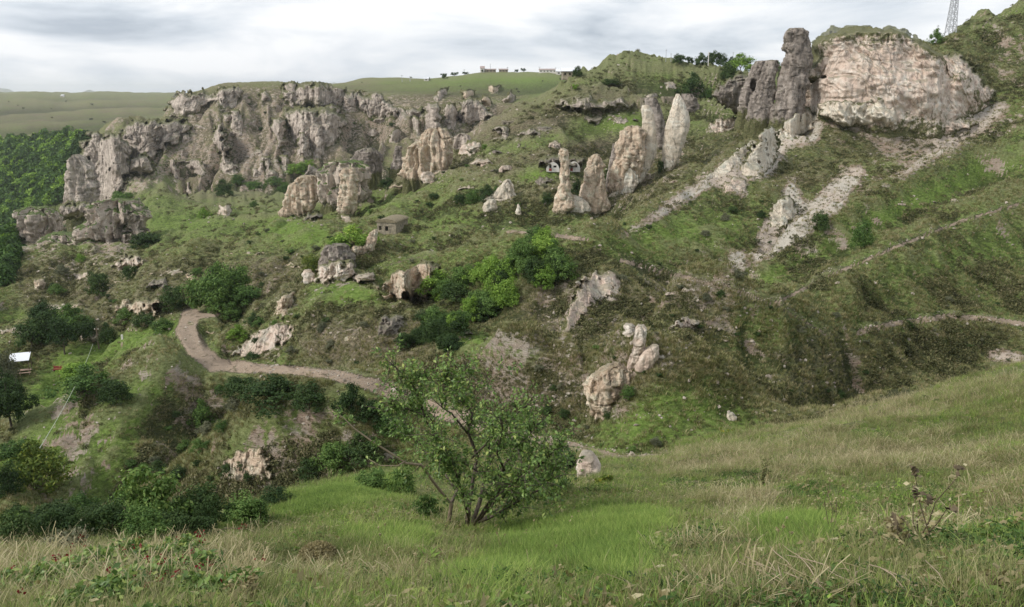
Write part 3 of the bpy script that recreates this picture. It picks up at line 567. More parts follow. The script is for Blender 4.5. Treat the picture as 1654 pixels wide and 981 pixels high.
HALO = blank()
def halo(lev, mk):
    if lev[0][0] < 60: return
    cx = np.mean([(l[1]+l[2])/2 for l in lev]); cyy = (lev[0][0]+lev[-1][0])/2; hw = max((l[2]-l[1])/2 for l in lev); hh = (lev[-1][0]-lev[0][0])/2
    blob(HALO, cx, cyy+hh*0.55+2, hw*1.1+3, hh*0.6+3, 0.6 if mk != 'b' else 0.5)
def rock(name, label, mk, lev, th=0.7, rough=1.0, flute=1.0, caves=(), d=None, cat='rock', group=None, sink=4.0, boxy=0.8, res=1.35, seed=None, skirt=0.55):
    lev = [tuple(map(float, l)) for l in lev]; seed = (len(label)*13.7 + lev[0][1]) if seed is None else seed
    base = lev[-1]
    # place it where the ground meets its foot
    if 'spire' in name: skirt = 0.12
    if d is None:
        cs = [hit(base[1]+(base[2]-base[1])*f, base[0])[1] for f in (0.25, 0.5, 0.75)]; df = sorted(cs)[1]
    else: df = d
    hw = max((l[2]-l[1])/2 for l in lev)*df/F; T = hw*th; dc = df + T*0.55
    pys = np.array([l[0] for l in lev]); n = max(8, int((pys[-1]-pys[0])/res)); ys = np.linspace(pys[0], pys[-1], n)
    xl = np.interp(ys, pys, [l[1] for l in lev]); xr = np.interp(ys, pys, [l[2] for l in lev])
    xl = xl*(1-skirt)+np.minimum.accumulate(xl)*skirt; xr = xr*(1-skirt)+np.maximum.accumulate(xr)*skirt
    m = int(np.clip((hw*F/df)*4.4/res, 18, 620)); 
    an = np.linspace(0, 2*pi, m, endpoint=False)
    ca, sa = np.cos(an), np.sin(an)
    ux = np.sign(ca)*np.abs(ca)**boxy; uy = np.sign(sa)*np.abs(sa)**0.9
    k = 1.0*(ys-pys[0]); xc = (xl+xr)/2; hwp = (xr-xl)/2
    px = xc[:, None] + hwp[:, None]*ux[None]; cx, cy, cz = P(px, ys[:, None]+0*px, dc+0*px)
    frac = (hwp/max(hwp.max(), 1e-6))**0.7
    Y = cy + T*uy[None]*(0.35+0.65*frac[:, None]) ; X = cx*1.0; Z = cz
    # rows below the ground
    nb = 4
    Xb = np.array([X[-1] + (X[-1]-X[-1].mean())*0.06*j for j in range(1, nb+1)]); Yb = np.array([Y[-1] for j in range(nb)]); Zb = np.array([Z[-1]-sink*j/nb for j in range(1, nb+1)])
    # cap rows
    tp = []
    for s in (0.75, 0.4): tp.append((X[0].mean()+(X[0]-X[0].mean())*s, Y[0].mean()+(Y[0]-Y[0].mean())*s, Z[0]+ (1-s)*hwp[0]*df/F*0.12))
    X = np.vstack([tp[1][0], tp[0][0], X, Xb]); Y = np.vstack([tp[1][1], tp[0][1], Y, Yb]); Z = np.vstack([tp[1][2], tp[0][2], Z, Zb])
    nx = ux[None]*np.ones_like(X); ny = uy[None]*np.ones_like(X)
    L = max(hw*0.55, 0.7); s0 = seed
    amp = rough*min(0.17*hw+0.12, 2.4)
    Xp = X*1.0
    wob = hw*0.16*fbm2(Z/(L*0.8)+s0, Z*0+3, 3, 21)[:, :1]*0 + hw*0.13*fbm2(Z/(L*0.7)+s0, ux[None]*0.6+Z*0, 4, 22)
    X = X + wob*rough
    q = fbm3(X/L+s0, Y/L, Z/L*0.42, 5, 0.6)*0.85 - 0.6*np.abs(fbm3(X/(L*.5)-s0, Y/(L*.5), Z/(L*1.5), 4, 0.6))
    fl = 1-np.abs(noise3(X/(L*0.42)+s0, Y/(L*0.42), Z/(L*4.5)))*2
    fl2 = 1-np.abs(noise3(X/(L*0.17)-s0, Y/(L*0.17), Z/(L*2.2)+9))*2
    cr_ = np.abs(noise3(X/(L*0.9)+3*s0, Y/L, Z/(L*1.3)+4))
    fl = np.sign(fl)*np.abs(fl)**0.7; dsp = amp*(q + flute*0.46*fl + flute*0.20*fl2 - 0.7*np.exp(-(cr_/0.05)**2)*rough)
    led = 0.035*amp*np.sign(noise3(X*0+s0, Y*0+2, Z/(L*0.35)))
    dsp = dsp + led
    edge = 1-0.35*np.abs(nx)**3
    X = X + nx*dsp*edge*0.8; Y = Y + ny*dsp*1.15
    Z = Z + 0.25*amp*noise3(X/(L*0.3)+s0+7, Y/(L*0.3), Z/(L*0.3))
    if len(caves):
        qx, qy = PROJ(X, Y, Z); front = (uy[None] < 0.15)
        for cv in caves:
            cxp, cyp, rx, ry = cv[:4]; dep = cv[4] if len(cv) > 4 else 4.0
            dy = np.where(qy > cyp, (qy-cyp)/(ry*1.15), (qy-cyp)/ry)
            r = (np.abs((qx-cxp)/rx)**2.4 + np.abs(dy)**2.4); k = (r < 1)*front
            Y = Y + k*dep; Z = Z - k*dep*0.1
            X = X + k*(X.mean()-X)*0.0
    nr_, = (X.shape[0],); V_ = np.stack([X.ravel(), Y.ravel(), Z.ravel()], 1)
    i = (np.arange(nr_-1)[:, None]*m + np.arange(m)[None]); j = np.roll(i, -1, axis=1)
    Q = np.stack([i, i+m, j+m, j], -1).reshape(-1, 4)
    top = len(V_); V_ = np.vstack([V_, [[X[0].mean(), Y[0].mean(), Z[0].mean()]]])
    Tt = np.stack([np.full(m, top), np.arange(m), (np.arange(m)+1) % m], 1)
    org = np.array([V_[:, 0].mean(), V_[:, 1].mean(), Z[-nb-1].min()])
    me = mesh_np(name, V_-org, Q, Tt)
    rv = np.ones(len(V_)); zz_ = np.linspace(pys[-1]-pys[0], 0, n)/max(6.0, 0.25*(pys[-1]-pys[0])); rv[:2*m] = 0.45; rv[2*m:(2+n)*m] = np.repeat(np.clip(zz_+.12, 0, 1), m); rv[(2+n)*m:-1] = 0; at_ = me.attributes.new('rim', 'FLOAT', 'POINT'); at_.data.foreach_set('value', rv.astype(np.float32)); halo(lev, mk)
    o = add(name, me, MATS[mk], loc=org); tag(o, label, cat, group)
    return o

# depth of the front-most ground along every photo column and row
_cols = np.where(infr)[0]; _pyr = np.arange(-60, 1000, 1.0)
DM = np.empty((len(_pyr), len(_cols)))
for _k, _c in enumerate(_cols):
    _e = ENV[:, _c]; _i = np.clip(np.searchsorted(-_e, -_pyr), 1, len(_e)-1)
    _a, _b = _e[_i-1], _e[_i]; _t = np.clip(np.where(_a-_b > 1e-6, (_a-_pyr)/np.maximum(_a-_b, 1e-6), 0), 0, 1)
    DM[:, _k] = GY[_i-1, _c] + (GY[_i, _c]-GY[_i-1, _c])*_t
def dmap(px, py):
    u = np.clip((px-gx[_cols[0]])/1.62, 0, len(_cols)-1.001); v = np.clip(py+60, 0, len(_pyr)-1.001)
    i = u.astype(int); j = v.astype(int); fu = u-i; fv = v-j
    a = DM[j, i]*(1-fu)+DM[j, i+1]*fu; b = DM[j+1, i]*(1-fu)+DM[j+1, i+1]*fu
    return a*(1-fv)+b*fv
def face(name, label, mk, lev, th=0.7, rough=1.0, flute=1.0, caves=(), d=None, cat='rock', group=None, sink=4.0, boxy=0.8, res=0.9, seed=None, steep=0.85, bulge=1.0):
    if any(f in label for f in ('rib ', 'slab', 'ramp', 'spur', 'hump beside', 'dome at', 'ledge running', 'lump', 'scar', 'weathered faces', 'breaking through', 'earth bank', 'bluff below', 'pale ledge', 'crumbled')): steep *= 0.5; bulge *= 0.22; rough *= 0.75
    """a rock face breaking out of the hillside: a shell that grows out of the slope and runs back into it"""
    lev = [tuple(map(float, l)) for l in lev]; seed = (len(label)*13.7 + lev[0][1]) if seed is None else seed
    y0, y1 = lev[0][0], lev[-1][0]; x0 = min(l[1] for l in lev)-6; x1 = max(l[2] for l in lev)+6
    res = max(res, (x1-x0)*(y1-y0)/60000*res)
    xs = np.arange(max(x0, -8), min(x1, 1662), res); ys = np.arange(y0-5, y1+6, res)
    if len(xs) < 4: return None
    PX, PY = np.meshgrid(xs, ys)
    pys = np.array([l[0] for l in lev]); hwm = max((l[2]-l[1])/2 for l in lev); wob = min(4.5, 0.10*hwm+0.5)
    nx_ = PX/ (5+hwm*0.12) + seed; ny_ = PY/(5+hwm*0.12)
    jx = PX + wob*2.0*fbm2(nx_, ny_, 3, 7); jy = PY + wob*1.3*fbm2(nx_+40, ny_, 3, 8)
    xl = np.interp(jy, pys, [l[1] for l in lev]); xr = np.interp(jy, pys, [l[2] for l in lev])
    c = (xl+xr)/2; hw = np.maximum((xr-xl)/2, 0.5); u = (jx-c)/hw
    ed = np.minimum(np.minimum(hw*(1-np.abs(u)), (jy-y0)*1.0), (y1-jy)*0.8)     # px to the edge
    rim = min(9.0, 0.55*hwm+0.8)
    w_ = np.clip(ed/rim, 0, 1)**0.7
    inb = ed > 0
    dg = dmap(PX, PY)
    med = float(np.median(dg[inb])) if inb.any() else float(np.median(dg)); ok_ = inb & (np.abs(dg-med) < 0.13*med)
    db = np.array([dg[np.where(ok_[:, k])[0].max(), k] if ok_[:, k].any() else np.nan for k in range(len(xs))])
    if np.isnan(db).all(): db[:] = med
    db = np.interp(np.arange(len(xs)), np.where(~np.isnan(db))[0], db[~np.isnan(db)]); dg = np.where(dg < db[None]*0.93, db[None], dg)
    kk = 9
    db = np.convolve(np.pad(db, kk, mode='edge'), np.ones(2*kk+1)/(2*kk+1), 'same')[kk:-kk]
    dmed = float(np.median(db)) if d is None else d
    db = np.clip(db, dmed*0.93, dmed*1.07); 
    cap = db[None] + max(6.0, (y1-y0)*dmed/F*0.9)
    dgc = np.minimum(dg, cap)
    HW = hwm*dmed/F
    rnd = np.sqrt(np.clip(1-np.clip(np.abs(u), 0, 1)**(2.2 if hwm < 25 else 6), 0, 1))
    dr = dgc + (np.minimum(dgc, db[None]*1.0 + 0.10*(dgc-db[None])) - dgc)*steep
    bot = np.clip((y1-jy)/(0.45*(y1-y0)), 0, 1); dr = dr - bulge*min(HW*0.38, 2.6)*rnd*bot
    X, Y, Z = P(PX, PY, dgc); L = max(HW*0.5, 0.9); s0 = seed
    L = min(L, 5.0); amp = rough*min(0.16*HW+0.18, 1.7)
    q = fbm3(X/L+s0, Y/L*0.4, Z/L*0.8, 4, 0.58)
    Xo = X; X = X + 0.28*L*fbm3(X/(L*1.3)+5, Y*0+s0, Z/(L*1.3), 3)
    fl = 1-np.abs(noise3(X/(L*0.45)+s0, Y*0, Z/(L*4.5)))*2; fl2 = 1-np.abs(noise3(X/(L*0.16)-s0, Y*0, Z/(L*1.8)+9))*2; fl = fl + 0.5*(1-np.abs(noise3(X/(L*1.1)-s0, Y*0+4, Z/(L*6)))*2)
    ck = np.abs(noise3(X/(L*0.9)+3*s0, Y*0+1, Z/(L*2.3)+4)); led = np.abs(noise3(X/(L*2.2)+s0, Y*0+2, Z/(L*0.42)))
    dsp = amp*(q*0.95 + flute*0.42*fl + flute*0.16*fl2 - (0.9 if hwm < 40 else 0.25)*np.exp(-(ck/0.05)**2) + 0.35*np.minimum(led*2, 0.6))
    dr = dr - dsp*(0.35+0.65*bot)
    dd = dgc*1.0 + (dr - dgc)*w_
    dd = np.where(ed <= 0.0, dgc + 0.15 + 0.5*np.clip(-ed, 0, 2)*dmed/F*2, dd)
    for cv in caves:
        rx, ry = cv[2]*1.2+.3, cv[3]*1.2+.3; dep = cv[4] if len(cv) > 4 else 4.0
        dy = np.where(PY > cv[1], (PY-cv[1])/(ry*1.1), (PY-cv[1])/ry); wj = 1+0.25*fbm2(PX/3+s0, PY/3, 2, 3)
        r = np.abs((PX-cv[0])/rx)**2.4 + np.abs(dy)**2.4
        dd = np.where((r < wj), np.maximum(dd, db[None])+dep, dd)
    X, Y, Z = P(PX, PY, dd)
    keep = ed > -2.2
    nyy, nxx = PX.shape; i = (np.arange(nyy-1)[:, None]*nxx + np.arange(nxx-1)[None])
    kq = keep[:-1, :-1] & keep[1:, :-1] & keep[:-1, 1:] & keep[1:, 1:]
    i = i[kq]; Q = np.stack([i, i+nxx, i+nxx+1, i+1], -1)
    us, inv = np.unique(Q, return_inverse=True)
    if len(us) < 4: return None
    V_ = np.stack([X.ravel(), Y.ravel(), Z.ravel()], 1)[us]; Q = inv.reshape(-1, 4)
    org = np.array([V_[:, 0].mean(), V_[:, 1].min(), V_[:, 2].min()])
    me = mesh_np(name, V_-org, Q); at_ = me.attributes.new('rim', 'FLOAT', 'POINT'); at_.data.foreach_set('value', np.clip(ed/max(2.5, 0.45*hwm), 0, 1).ravel()[us].astype(np.float32)); halo(lev, mk)
    o = add(name, me, MATS[mk], loc=org); tag(o, label, cat, group)
    return o
FREE = ('tower', 'spire', 'boulder', 'fluted castle', 'tooth', 'tiny pale', 'bulging columns', 'protruding pillar', 'lower left shoulder', 'brown rock hump',
        'fluted tan cliff', 'slim brown rib', 'large warm knob', 'rock finger', 'craggy tan', 'flat stone', 'grey stone', 'sheer grey cliff corner', 'leaning rock fin','low rock wall','mossy outcrop','rounded cliff at','grass-topped pink')
def R(name, label, mk, lev, **k):
    if any(f in label or f in name for f in FREE) and 'bulge left' not in label and 'spur' not in label: return rock(name, label, mk, lev, **k)
    k.pop('boxy', None); k.pop('res', None)
    return face(name, label, mk, lev, **k)
# ---- right-hand cliffs and pinnacles
R('cliff', 'broad pinkish cream cliff with a brown crown below the radio mast', 'k', [(47,1352,1412),(53,1338,1462),(64,1330,1488),(80,1316,1512),(96,1302,1530),(112,1286,1548),(130,1280,1572),(148,1274,1588),(165,1270,1590),(182,1290,1588),(196,1330,1560),(210,1390,1545),(222,1410,1520)], th=0.32, sink=10, boxy=0.62, rough=0.9, flute=0.7, caves=[(1330,124,4,1.8,3)], cat='cliff')
R('rock_outcrop', 'knobbly outcrop with a dark hollow at the right end of the pink cliff', 'k', [(85,1528,1548),(92,1518,1560),(102,1512,1566),(116,1510,1576),(132,1510,1590),(148,1515,1604),(160,1520,1610),(172,1530,1600),(190,1530,1572)], th=0.5, caves=[(1524,113,5,6,7)], cat='outcrop')
R('rock_bulge', 'pale swelling rock foot at the base of the big cliff, left part', 'p', [(158,1345,1420),(172,1318,1452),(188,1320,1456),(202,1350,1450),(212,1390,1440)], th=.3, d=166, cat='cliff', bulge=1.2)
R('rock_bulge', 'pale swelling rock foot at the base of the big cliff, right part', 'p', [(150,1445,1480),(165,1432,1500),(182,1440,1508),(204,1452,1500)], th=.3, d=166, cat='cliff', bulge=1.2)
R('rock_band', 'rough grey band across the upper part of the big cliff', 'g', [(84,1340,1470),(96,1312,1498),(110,1300,1505),(122,1294,1470),(134,1296,1410)], th=.3, rough=0.9, d=167, cat='cliff', bulge=.4)
R('rock_outcrop', 'low pink ledge running under the right end of the big cliff', 'k', [(188,1505,1560),(198,1490,1575),(210,1478,1570),(222,1485,1540)], th=0.5, cat='outcrop')
R('rock_tower', 'tall brown rock tower standing against the sky with a bush on top', 'b', [(47,1271,1300),(52,1267,1306),(70,1266,1306),(90,1265,1309),(105,1263,1309),(120,1261,1306),(140,1257,1300),(165,1250,1288),(190,1244,1276),(200,1242,1270)], th=0.8, d=178, flute=0.6, cat='rock tower')
R('rock_tower', 'slanting brown rock pinnacle directly left of the tall tower', 'b', [(98,1238,1256),(108,1232,1256),(125,1226,1252),(145,1218,1246),(165,1211,1241),(182,1206,1238),(196,1206,1232)], th=0.8, d=180, flute=0.6, cat='rock tower')
R('rock_tower', 'dark brown leaning rock fin left of the two tower pinnacles', 'b', [(99,1222,1238),(110,1213,1236),(128,1205,1228),(145,1198,1220),(165,1194,1213),(180,1192,1208)], th=0.9, d=184, flute=0.5, caves=[(1218,137,5,8,5)], cat='rock tower')
R('cliff', 'brown grey rock wall with grassy top left of the leaning fin', 'b', [(119,1192,1216),(126,1175,1217),(136,1160,1214),(150,1151,1210),(162,1152,1208),(172,1165,1206),(184,1185,1204)], th=0.5, d=188, cat='cliff')
R('rock_outcrop', 'rounded pale pink boulder bulge on the scrub slope left of the white spur', 'k', [(189,1168,1188),(194,1156,1197),(201,1146,1198),(209,1140,1193),(216,1142,1172)], th=0.7, cat='outcrop')
R('rock_spur', 'white smooth rock spur speckled with small holes below the big cliff', 'p', [(206,1240,1254),(218,1226,1257),(235,1216,1258),(252,1205,1257),(268,1199,1252),(280,1198,1240),(290,1202,1218)], th=0.45, rough=0.5, flute=0.3, caves=[(1236,226,1.6,2,1),(1238,233,1.6,2,1),(1237,241,1.5,2,1),(1240,250,1.5,1.6,1),(1219,238,1.5,1.6,1),(1212,250,1.5,1.6,1),(1226,262,1.4,1.5,1)], cat='rock spur')
R('rock_spur', 'cream white slab joining the big cliff to the speckled spur', 'p', [(178,1300,1322),(186,1285,1330),(198,1268,1328),(210,1260,1314),(222,1262,1300),(228,1270,1290)], th=0.4, rough=0.5, flute=0.3, cat='rock spur')
R('rock_spur', 'narrow cream slab between the speckled spur and the cliff', 'p', [(206,1250,1262),(216,1246,1268),(228,1248,1270),(238,1256,1268)], th=0.5, rough=0.5, flute=0.3, cat='rock spur')
R('rock_spur', 'long cream rock ramp sloping down left from the speckled spur', 'p', [(226,1212,1232),(238,1198,1226),(250,1184,1214),(262,1168,1200),(274,1154,1186),(284,1142,1168),(292,1128,1150)], th=0.5, rough=0.6, flute=0.3, cat='rock spur')
R('rock_rib', 'small pinkish bluff below the speckled spur', 'k', [(288,1180,1200),(300,1170,1208),(314,1165,1206)], th=.25, rough=.5, cat='rock rib', sink=3)
R('rock_rib', 'pink eroded rib standing in the gully below the sapling level', 'p', [(318,1262,1276),(335,1248,1290),(352,1240,1286),(368,1236,1270)], th=.25, rough=.4, cat='rock rib', sink=3)
# ---- the pale spires
R('rock_spire', 'slender tan rock spire with a dark capstone, leftmost of the spires', 'w', [(239,907,912),(243,903,917),(249,902,919),(255,905,917),(275,905,918),(295,903,919),(310,900,920),(322,896,926),(334,893,930),(344,893,914)], th=0.9, rough=0.8, flute=0.5, cat='rock spire')
R('rock_outcrop', 'low pale saddle of rock joining the slender spire to the next', 'p', [(316,920,932),(321,916,942),(328,912,950),(336,905,955),(342,900,950)], th=0.4, rough=0.5, cat='outcrop')
R('rock_spire', 'squat tan rock cone second from the left among the spires', 'w', [(250,957,968),(256,952,972),(266,947,973),(280,944,974),(295,940,976),(310,937,979),(325,935,983),(338,936,985),(346,942,975)], th=0.8, rough=0.8, flute=0.5, cat='rock spire')
R('rock_spire', 'wide tan rock fin with a mossy top in the middle of the spires', 'w', [(204,1012,1034),(212,1002,1040),(225,998,1042),(245,994,1044),(265,990,1040),(285,986,1030),(300,985,1012),(314,986,998)], th=0.6, rough=0.9, cat='rock spire')
R('rock_spire', 'thin shaded rock blade against the left edge of the wide fin', 'b', [(232,990,998),(245,988,999),(262,984,996),(282,980,991),(300,978,988),(312,980,986)], th=1.0, rough=0.7, cat='rock spire')
R('rock_spire', 'tall smooth pale spire rising right of the wide tan fin', 'p', [(170,1038,1048),(178,1036,1053),(192,1038,1056),(210,1037,1060),(228,1034,1062),(246,1030,1060),(262,1026,1054),(278,1020,1044),(292,1018,1036),(300,1018,1026)], th=0.8, rough=0.4, flute=0.8, cat='rock spire')
R('rock_spire', 'narrow brown spire behind the tall smooth pale spire', 'b', [(158,1040,1058),(170,1042,1066),(190,1048,1072),(210,1052,1074),(228,1058,1073),(242,1060,1070)], th=0.8, rough=0.8, cat='rock spire')
R('rock_outcrop', 'pale rock foot stepping down left below the smooth pale spire', 'p', [(272,1012,1026),(284,1006,1030),(296,1004,1030),(306,998,1020),(314,986,1008),(320,980,996)], th=0.5, rough=0.6, cat='outcrop')
R('rock_spire', 'pointed pale rock spire, rightmost of the spires, with a streaked face', 'p', [(152,1092,1097),(160,1088,1101),(172,1084,1108),(184,1081,1112),(196,1078,1114),(210,1074,1112),(226,1072,1106),(242,1070,1101),(258,1070,1093),(270,1071,1085),(278,1073,1079)], th=0.8, rough=0.4, flute=0.6, cat='rock spire')
R('rock_outcrop', 'reddish knobs of rock behind the rightmost spire under the dark tree', 'b', [(152,1103,1118),(160,1100,1126),(172,1104,1130),(182,1110,1126)], th=0.7, cat='outcrop')
R('rock_outcrop', 'pale pointed rock tooth standing in the grass left of the spires', 'p', [(290,817,823),(298,812,829),(308,803,833),(318,790,834),(324,778,832)], th=0.5, rough=0.7, cat='rock')
R('boulder', 'grey white boulder lying in front of the pale rock tooth', 'p', [(322,790,798),(328,782,802),(336,778,803),(342,784,798)], th=0.7, rough=0.7, cat='boulder')
R('boulder', 'tiny pale pinnacle alone on the grass right of the pale tooth', 'p', [(330,836,838),(338,833,841),(348,832,842)], th=0.8, cat='boulder')
# ---- middle rocks
R('rock_outcrop', 'fluted castle-like rock crag above the bright promontory meadow', 'b', [(395,530,556),(399,524,562),(408,520,568),(418,518,571),(430,518,572),(440,519,566)], th=0.55, flute=1.6, cat='outcrop')
R('rock_outcrop', 'pinkish rock plinth beneath the fluted crag', 'k', [(424,518,576),(434,512,580),(446,508,582),(454,508,562),(462,512,536)], th=0.45, cat='outcrop')
R('rock_outcrop', 'pale rock tooth at the end of the low wall below the ruined house', 'w', [(371,603,608),(377,597,610),(386,592,609),(396,589,603),(406,586,596)], th=0.6, cat='rock')
R('rock_outcrop', 'low rock wall linking the fluted crag and the tooth', 'w', [(398,572,592),(403,566,594),(411,564,590)], th=0.3, cat='outcrop')
R('rock_outcrop', 'wide cave-riddled rock face beside the dark thicket', 'w', [(423,684,702),(430,672,706),(438,640,707),(446,632,707),(456,616,707),(466,604,706),(476,610,704),(485,624,698),(492,640,684)], th=0.28, boxy=0.6, caves=[(655,481,5,8,6),(621,468,7,7,5),(700,474,8,5,4)], cat='outcrop')
R('rock_outcrop', 'small rock ledge with a reddish hollow under it above the bright meadow', 'k', [(440,572,598),(447,566,604),(455,572,604),(462,584,600)], th=0.45, caves=[(590,457,9,3,3)], cat='outcrop')
R('boulder', 'rounded boulder perched on the rim above the cave-riddled face', 'w', [(456,642,662),(462,640,664),(470,644,660)], th=0.7, cat='boulder')
R('boulder', 'pair-like tan boulder left of the pink plinth', 'k', [(436,492,500),(442,488,506),(452,492,510),(458,494,502)], th=0.7, cat='boulder')
R('rock_outcrop', 'pink bare rock hump beside the bend of the dirt track', 'k', [(516,452,462),(522,438,468),(534,420,470),(548,400,466),(562,384,450),(574,370,420),(580,366,396)], th=0.3, rough=0.8, cat='outcrop', sink=3)
R('rock_outcrop', 'dark ledge hanging with roots under the promontory meadow', 'b', [(508,628,652),(520,612,652),(534,604,650),(546,608,640)], th=0.35, cat='outcrop')
R('rock_outcrop', 'tan crumbling bluff left of the bright promontory meadow', 'w', [(472,462,480),(484,448,476),(498,442,470),(510,440,460)], th=0.4, cat='outcrop')
R('rock_outcrop', 'big pale bare rock dome at the centre right of the valley', 'k', [(440,964,990),(448,946,1003),(460,932,1004),(474,925,996),(490,919,962),(508,911,945),(528,905,930),(546,900,920)], th=0.3, rough=0.5, cat='outcrop', sink=4)
R('rock_outcrop', 'small overhanging rock lip right of the pale dome', 'k', [(520,1008,1022),(528,1006,1026),(538,1008,1024),(546,1010,1018)], th=0.7, cat='outcrop')
R('rock_spire', 'lichen-topped rock finger standing upright at the gully rim', 'k', [(526,1030,1040),(532,1027,1043),(545,1024,1043),(560,1020,1041),(575,1016,1038),(590,1013,1032),(600,1014,1028)], th=0.9, flute=0.4, cat='rock spire')
R('boulder', 'smooth leaning pink boulder against the lichen-topped finger', 'k', [(557,1054,1063),(565,1042,1063),(578,1030,1060),(590,1025,1048),(600,1026,1036)], th=0.7, rough=0.5, cat='boulder')
R('rock_outcrop', 'craggy tan rock buttress above the small path at the gully mouth', 'w', [(590,990,1000),(596,972,1008),(606,958,1022),(622,948,1030),(640,946,1028),(658,948,1012),(672,952,984)], th=0.5, cat='outcrop')
R('rock_outcrop', 'grey rock lip at the end of the trail above the buttress', 'k', [(514,1105,1120),(520,1092,1132),(528,1080,1128),(536,1078,1100)], th=0.4, cat='outcrop')
R('boulder', 'pale rock block by the path behind the small tree', 'k', [(738,944,956),(746,938,962),(758,936,968),(770,940,966)], th=0.8, cat='boulder')
R('boulder', 'white flat stone beside the narrow path', 'p', [(731,1016,1024),(735,1013,1027),(739,1014,1026)], th=0.9, cat='boulder', sink=1)
R('boulder', 'isolated grey stone low on the right slope', 'p', [(668,1176,1184),(673,1174,1188),(678,1177,1186)], th=0.9, cat='boulder', sink=1)
R('rock_outcrop', 'dark tan boulder outcrop at the end of the grassy spur lower left', 'w', [(722,392,420),(730,378,428),(744,360,436),(758,348,440),(772,352,436),(786,372,424)], th=0.45, cat='outcrop')
R('rock_outcrop', 'broad light rock with a cave mouth left of the round tree', 'w', [(483,210,250),(488,190,262),(497,180,265),(507,178,262),(515,182,250)], th=0.4, caves=[(252,495,5,5,5)], cat='outcrop')
R('rock_outcrop', 'rock with a dark overhang up the slope from the broad light rock', 'b', [(450,250,270),(456,238,276),(464,234,276),(470,240,262)], th=0.5, caves=[(252,466,8,4,4)], cat='outcrop')
R('rock_outcrop', 'small cave dwelling face with two doorways on the left terrace', 'k', [(414,205,228),(420,192,232),(430,178,233),(438,176,232)], th=0.35, caves=[(185,434,4,4,5),(205,436,2,4,5),(225,434,5,3,5)], cat='outcrop')
for i, (lv, lb) in enumerate([([(433,270,296),(440,266,300),(446,270,298)], 'small pale ledge just left of the round tree crown'),
    ([(441,300,316),(448,298,316),(455,304,314)], 'small pale ledge touching the round tree crown'),
    ([(440,122,140),(446,118,146),(454,120,140)], 'crumbled stones left of the two-doorway cave face'),
    ([(492,76,100),(498,72,112),(506,74,104)], 'pale flat rock above the dark trees at far left'),
    ([(490,112,130),(497,108,136),(504,112,132)], 'second pale flat rock right of the first above the dark trees'),
    ([(528,0,24),(534,-8,60),(541,-4,50)], 'long pale ledge cut by the left edge of the photo'),
    ([(537,134,150),(543,131,170),(552,132,168)], 'stony bank under the wooden pole'),
    ([(450,58,72),(458,55,74),(470,56,70)], 'narrow grey rock face at the left valley edge')]):
    R('rock_outcrop', lb, 'kwk'[i % 3], lv, th=0.4, cat='outcrop')
# ---- left knobs above the forest
R('rock_outcrop', 'large warm knob with bushes on top and cave mouths in its right side', 'n', [(325,170,218),(334,156,226),(345,146,231),(358,139,233),(372,136,232),(386,134,220),(400,135,206),(412,137,185),(420,139,165)], th=0.5, rough=1.5, flute=1.5, d=212, caves=[(199,369,5,7,6),(206,373,7,4,6),(184,389,5,3,5),(222,352,2,3,3),(229,372,5,2.5,3)], cat='outcrop')
R('rock_outcrop', 'grass-topped pink cliff below left of the warm knob', 'n', [(378,84,118),(386,70,136),(398,63,139),(412,62,140),(426,64,138),(438,70,128)], th=0.5, d=214, caves=[(75,420,5,4,5)], cat='outcrop')
R('rock_outcrop', 'rounded cliff at the far left edge of the knobs over the forest', 'n', [(335,48,72),(344,34,88),(356,28,94),(372,26,98),(388,25,96),(402,25,84),(414,36,74)], th=0.5, rough=1.4, flute=1.4, d=224, caves=[(47,396,3,3,5)], cat='outcrop')
R('rock_outcrop', 'row of small grey columns between the knobs and the tall left cliff', 'g', [(327,100,146),(333,94,150),(344,94,146),(354,98,132)], th=0.4, flute=1.6, d=245, cat='outcrop')
# ---- tall left cliff of the gorge
R('cliff', 'sheer grey cliff corner, leftmost point of the gorge wall', 'g', [(250,118,128),(256,112,136),(268,108,146),(285,107,152),(305,107,158),(322,107,156),(334,110,140)], th=0.7, d=392, cat='cliff', sink=16)
R('cliff', 'upper grey cliff block with white face above the leftmost corner', 'g', [(214,150,190),(222,136,200),(234,130,212),(248,130,216),(264,134,214),(282,140,212),(300,146,206),(318,150,196),(330,160,186)], th=0.5, d=400, caves=[(178,274,1.6,2.4,4)], cat='cliff', sink=14)
R('cliff', 'shaded grey shoulder right of the white-faced cliff block', 'g', [(196,222,258),(204,206,262),(218,200,262),(234,198,250),(248,200,230)], th=0.4, d=420, cat='cliff', sink=8)
R('rock_outcrop', 'cluster of pale pointed rocks under the grey shoulder', 'g', [(250,224,234),(260,214,244),(272,206,250),(282,208,248)], th=0.5, flute=1.4, d=386, cat='outcrop')
R('cliff', 'pale grey cliff band at the left end of the skyline rim', 'g', [(146,318,350),(150,290,362),(157,272,362),(166,269,350),(176,269,332),(186,272,320),(190,290,312)], th=0.35, d=478, rough=0.8, cat='cliff', sink=8)
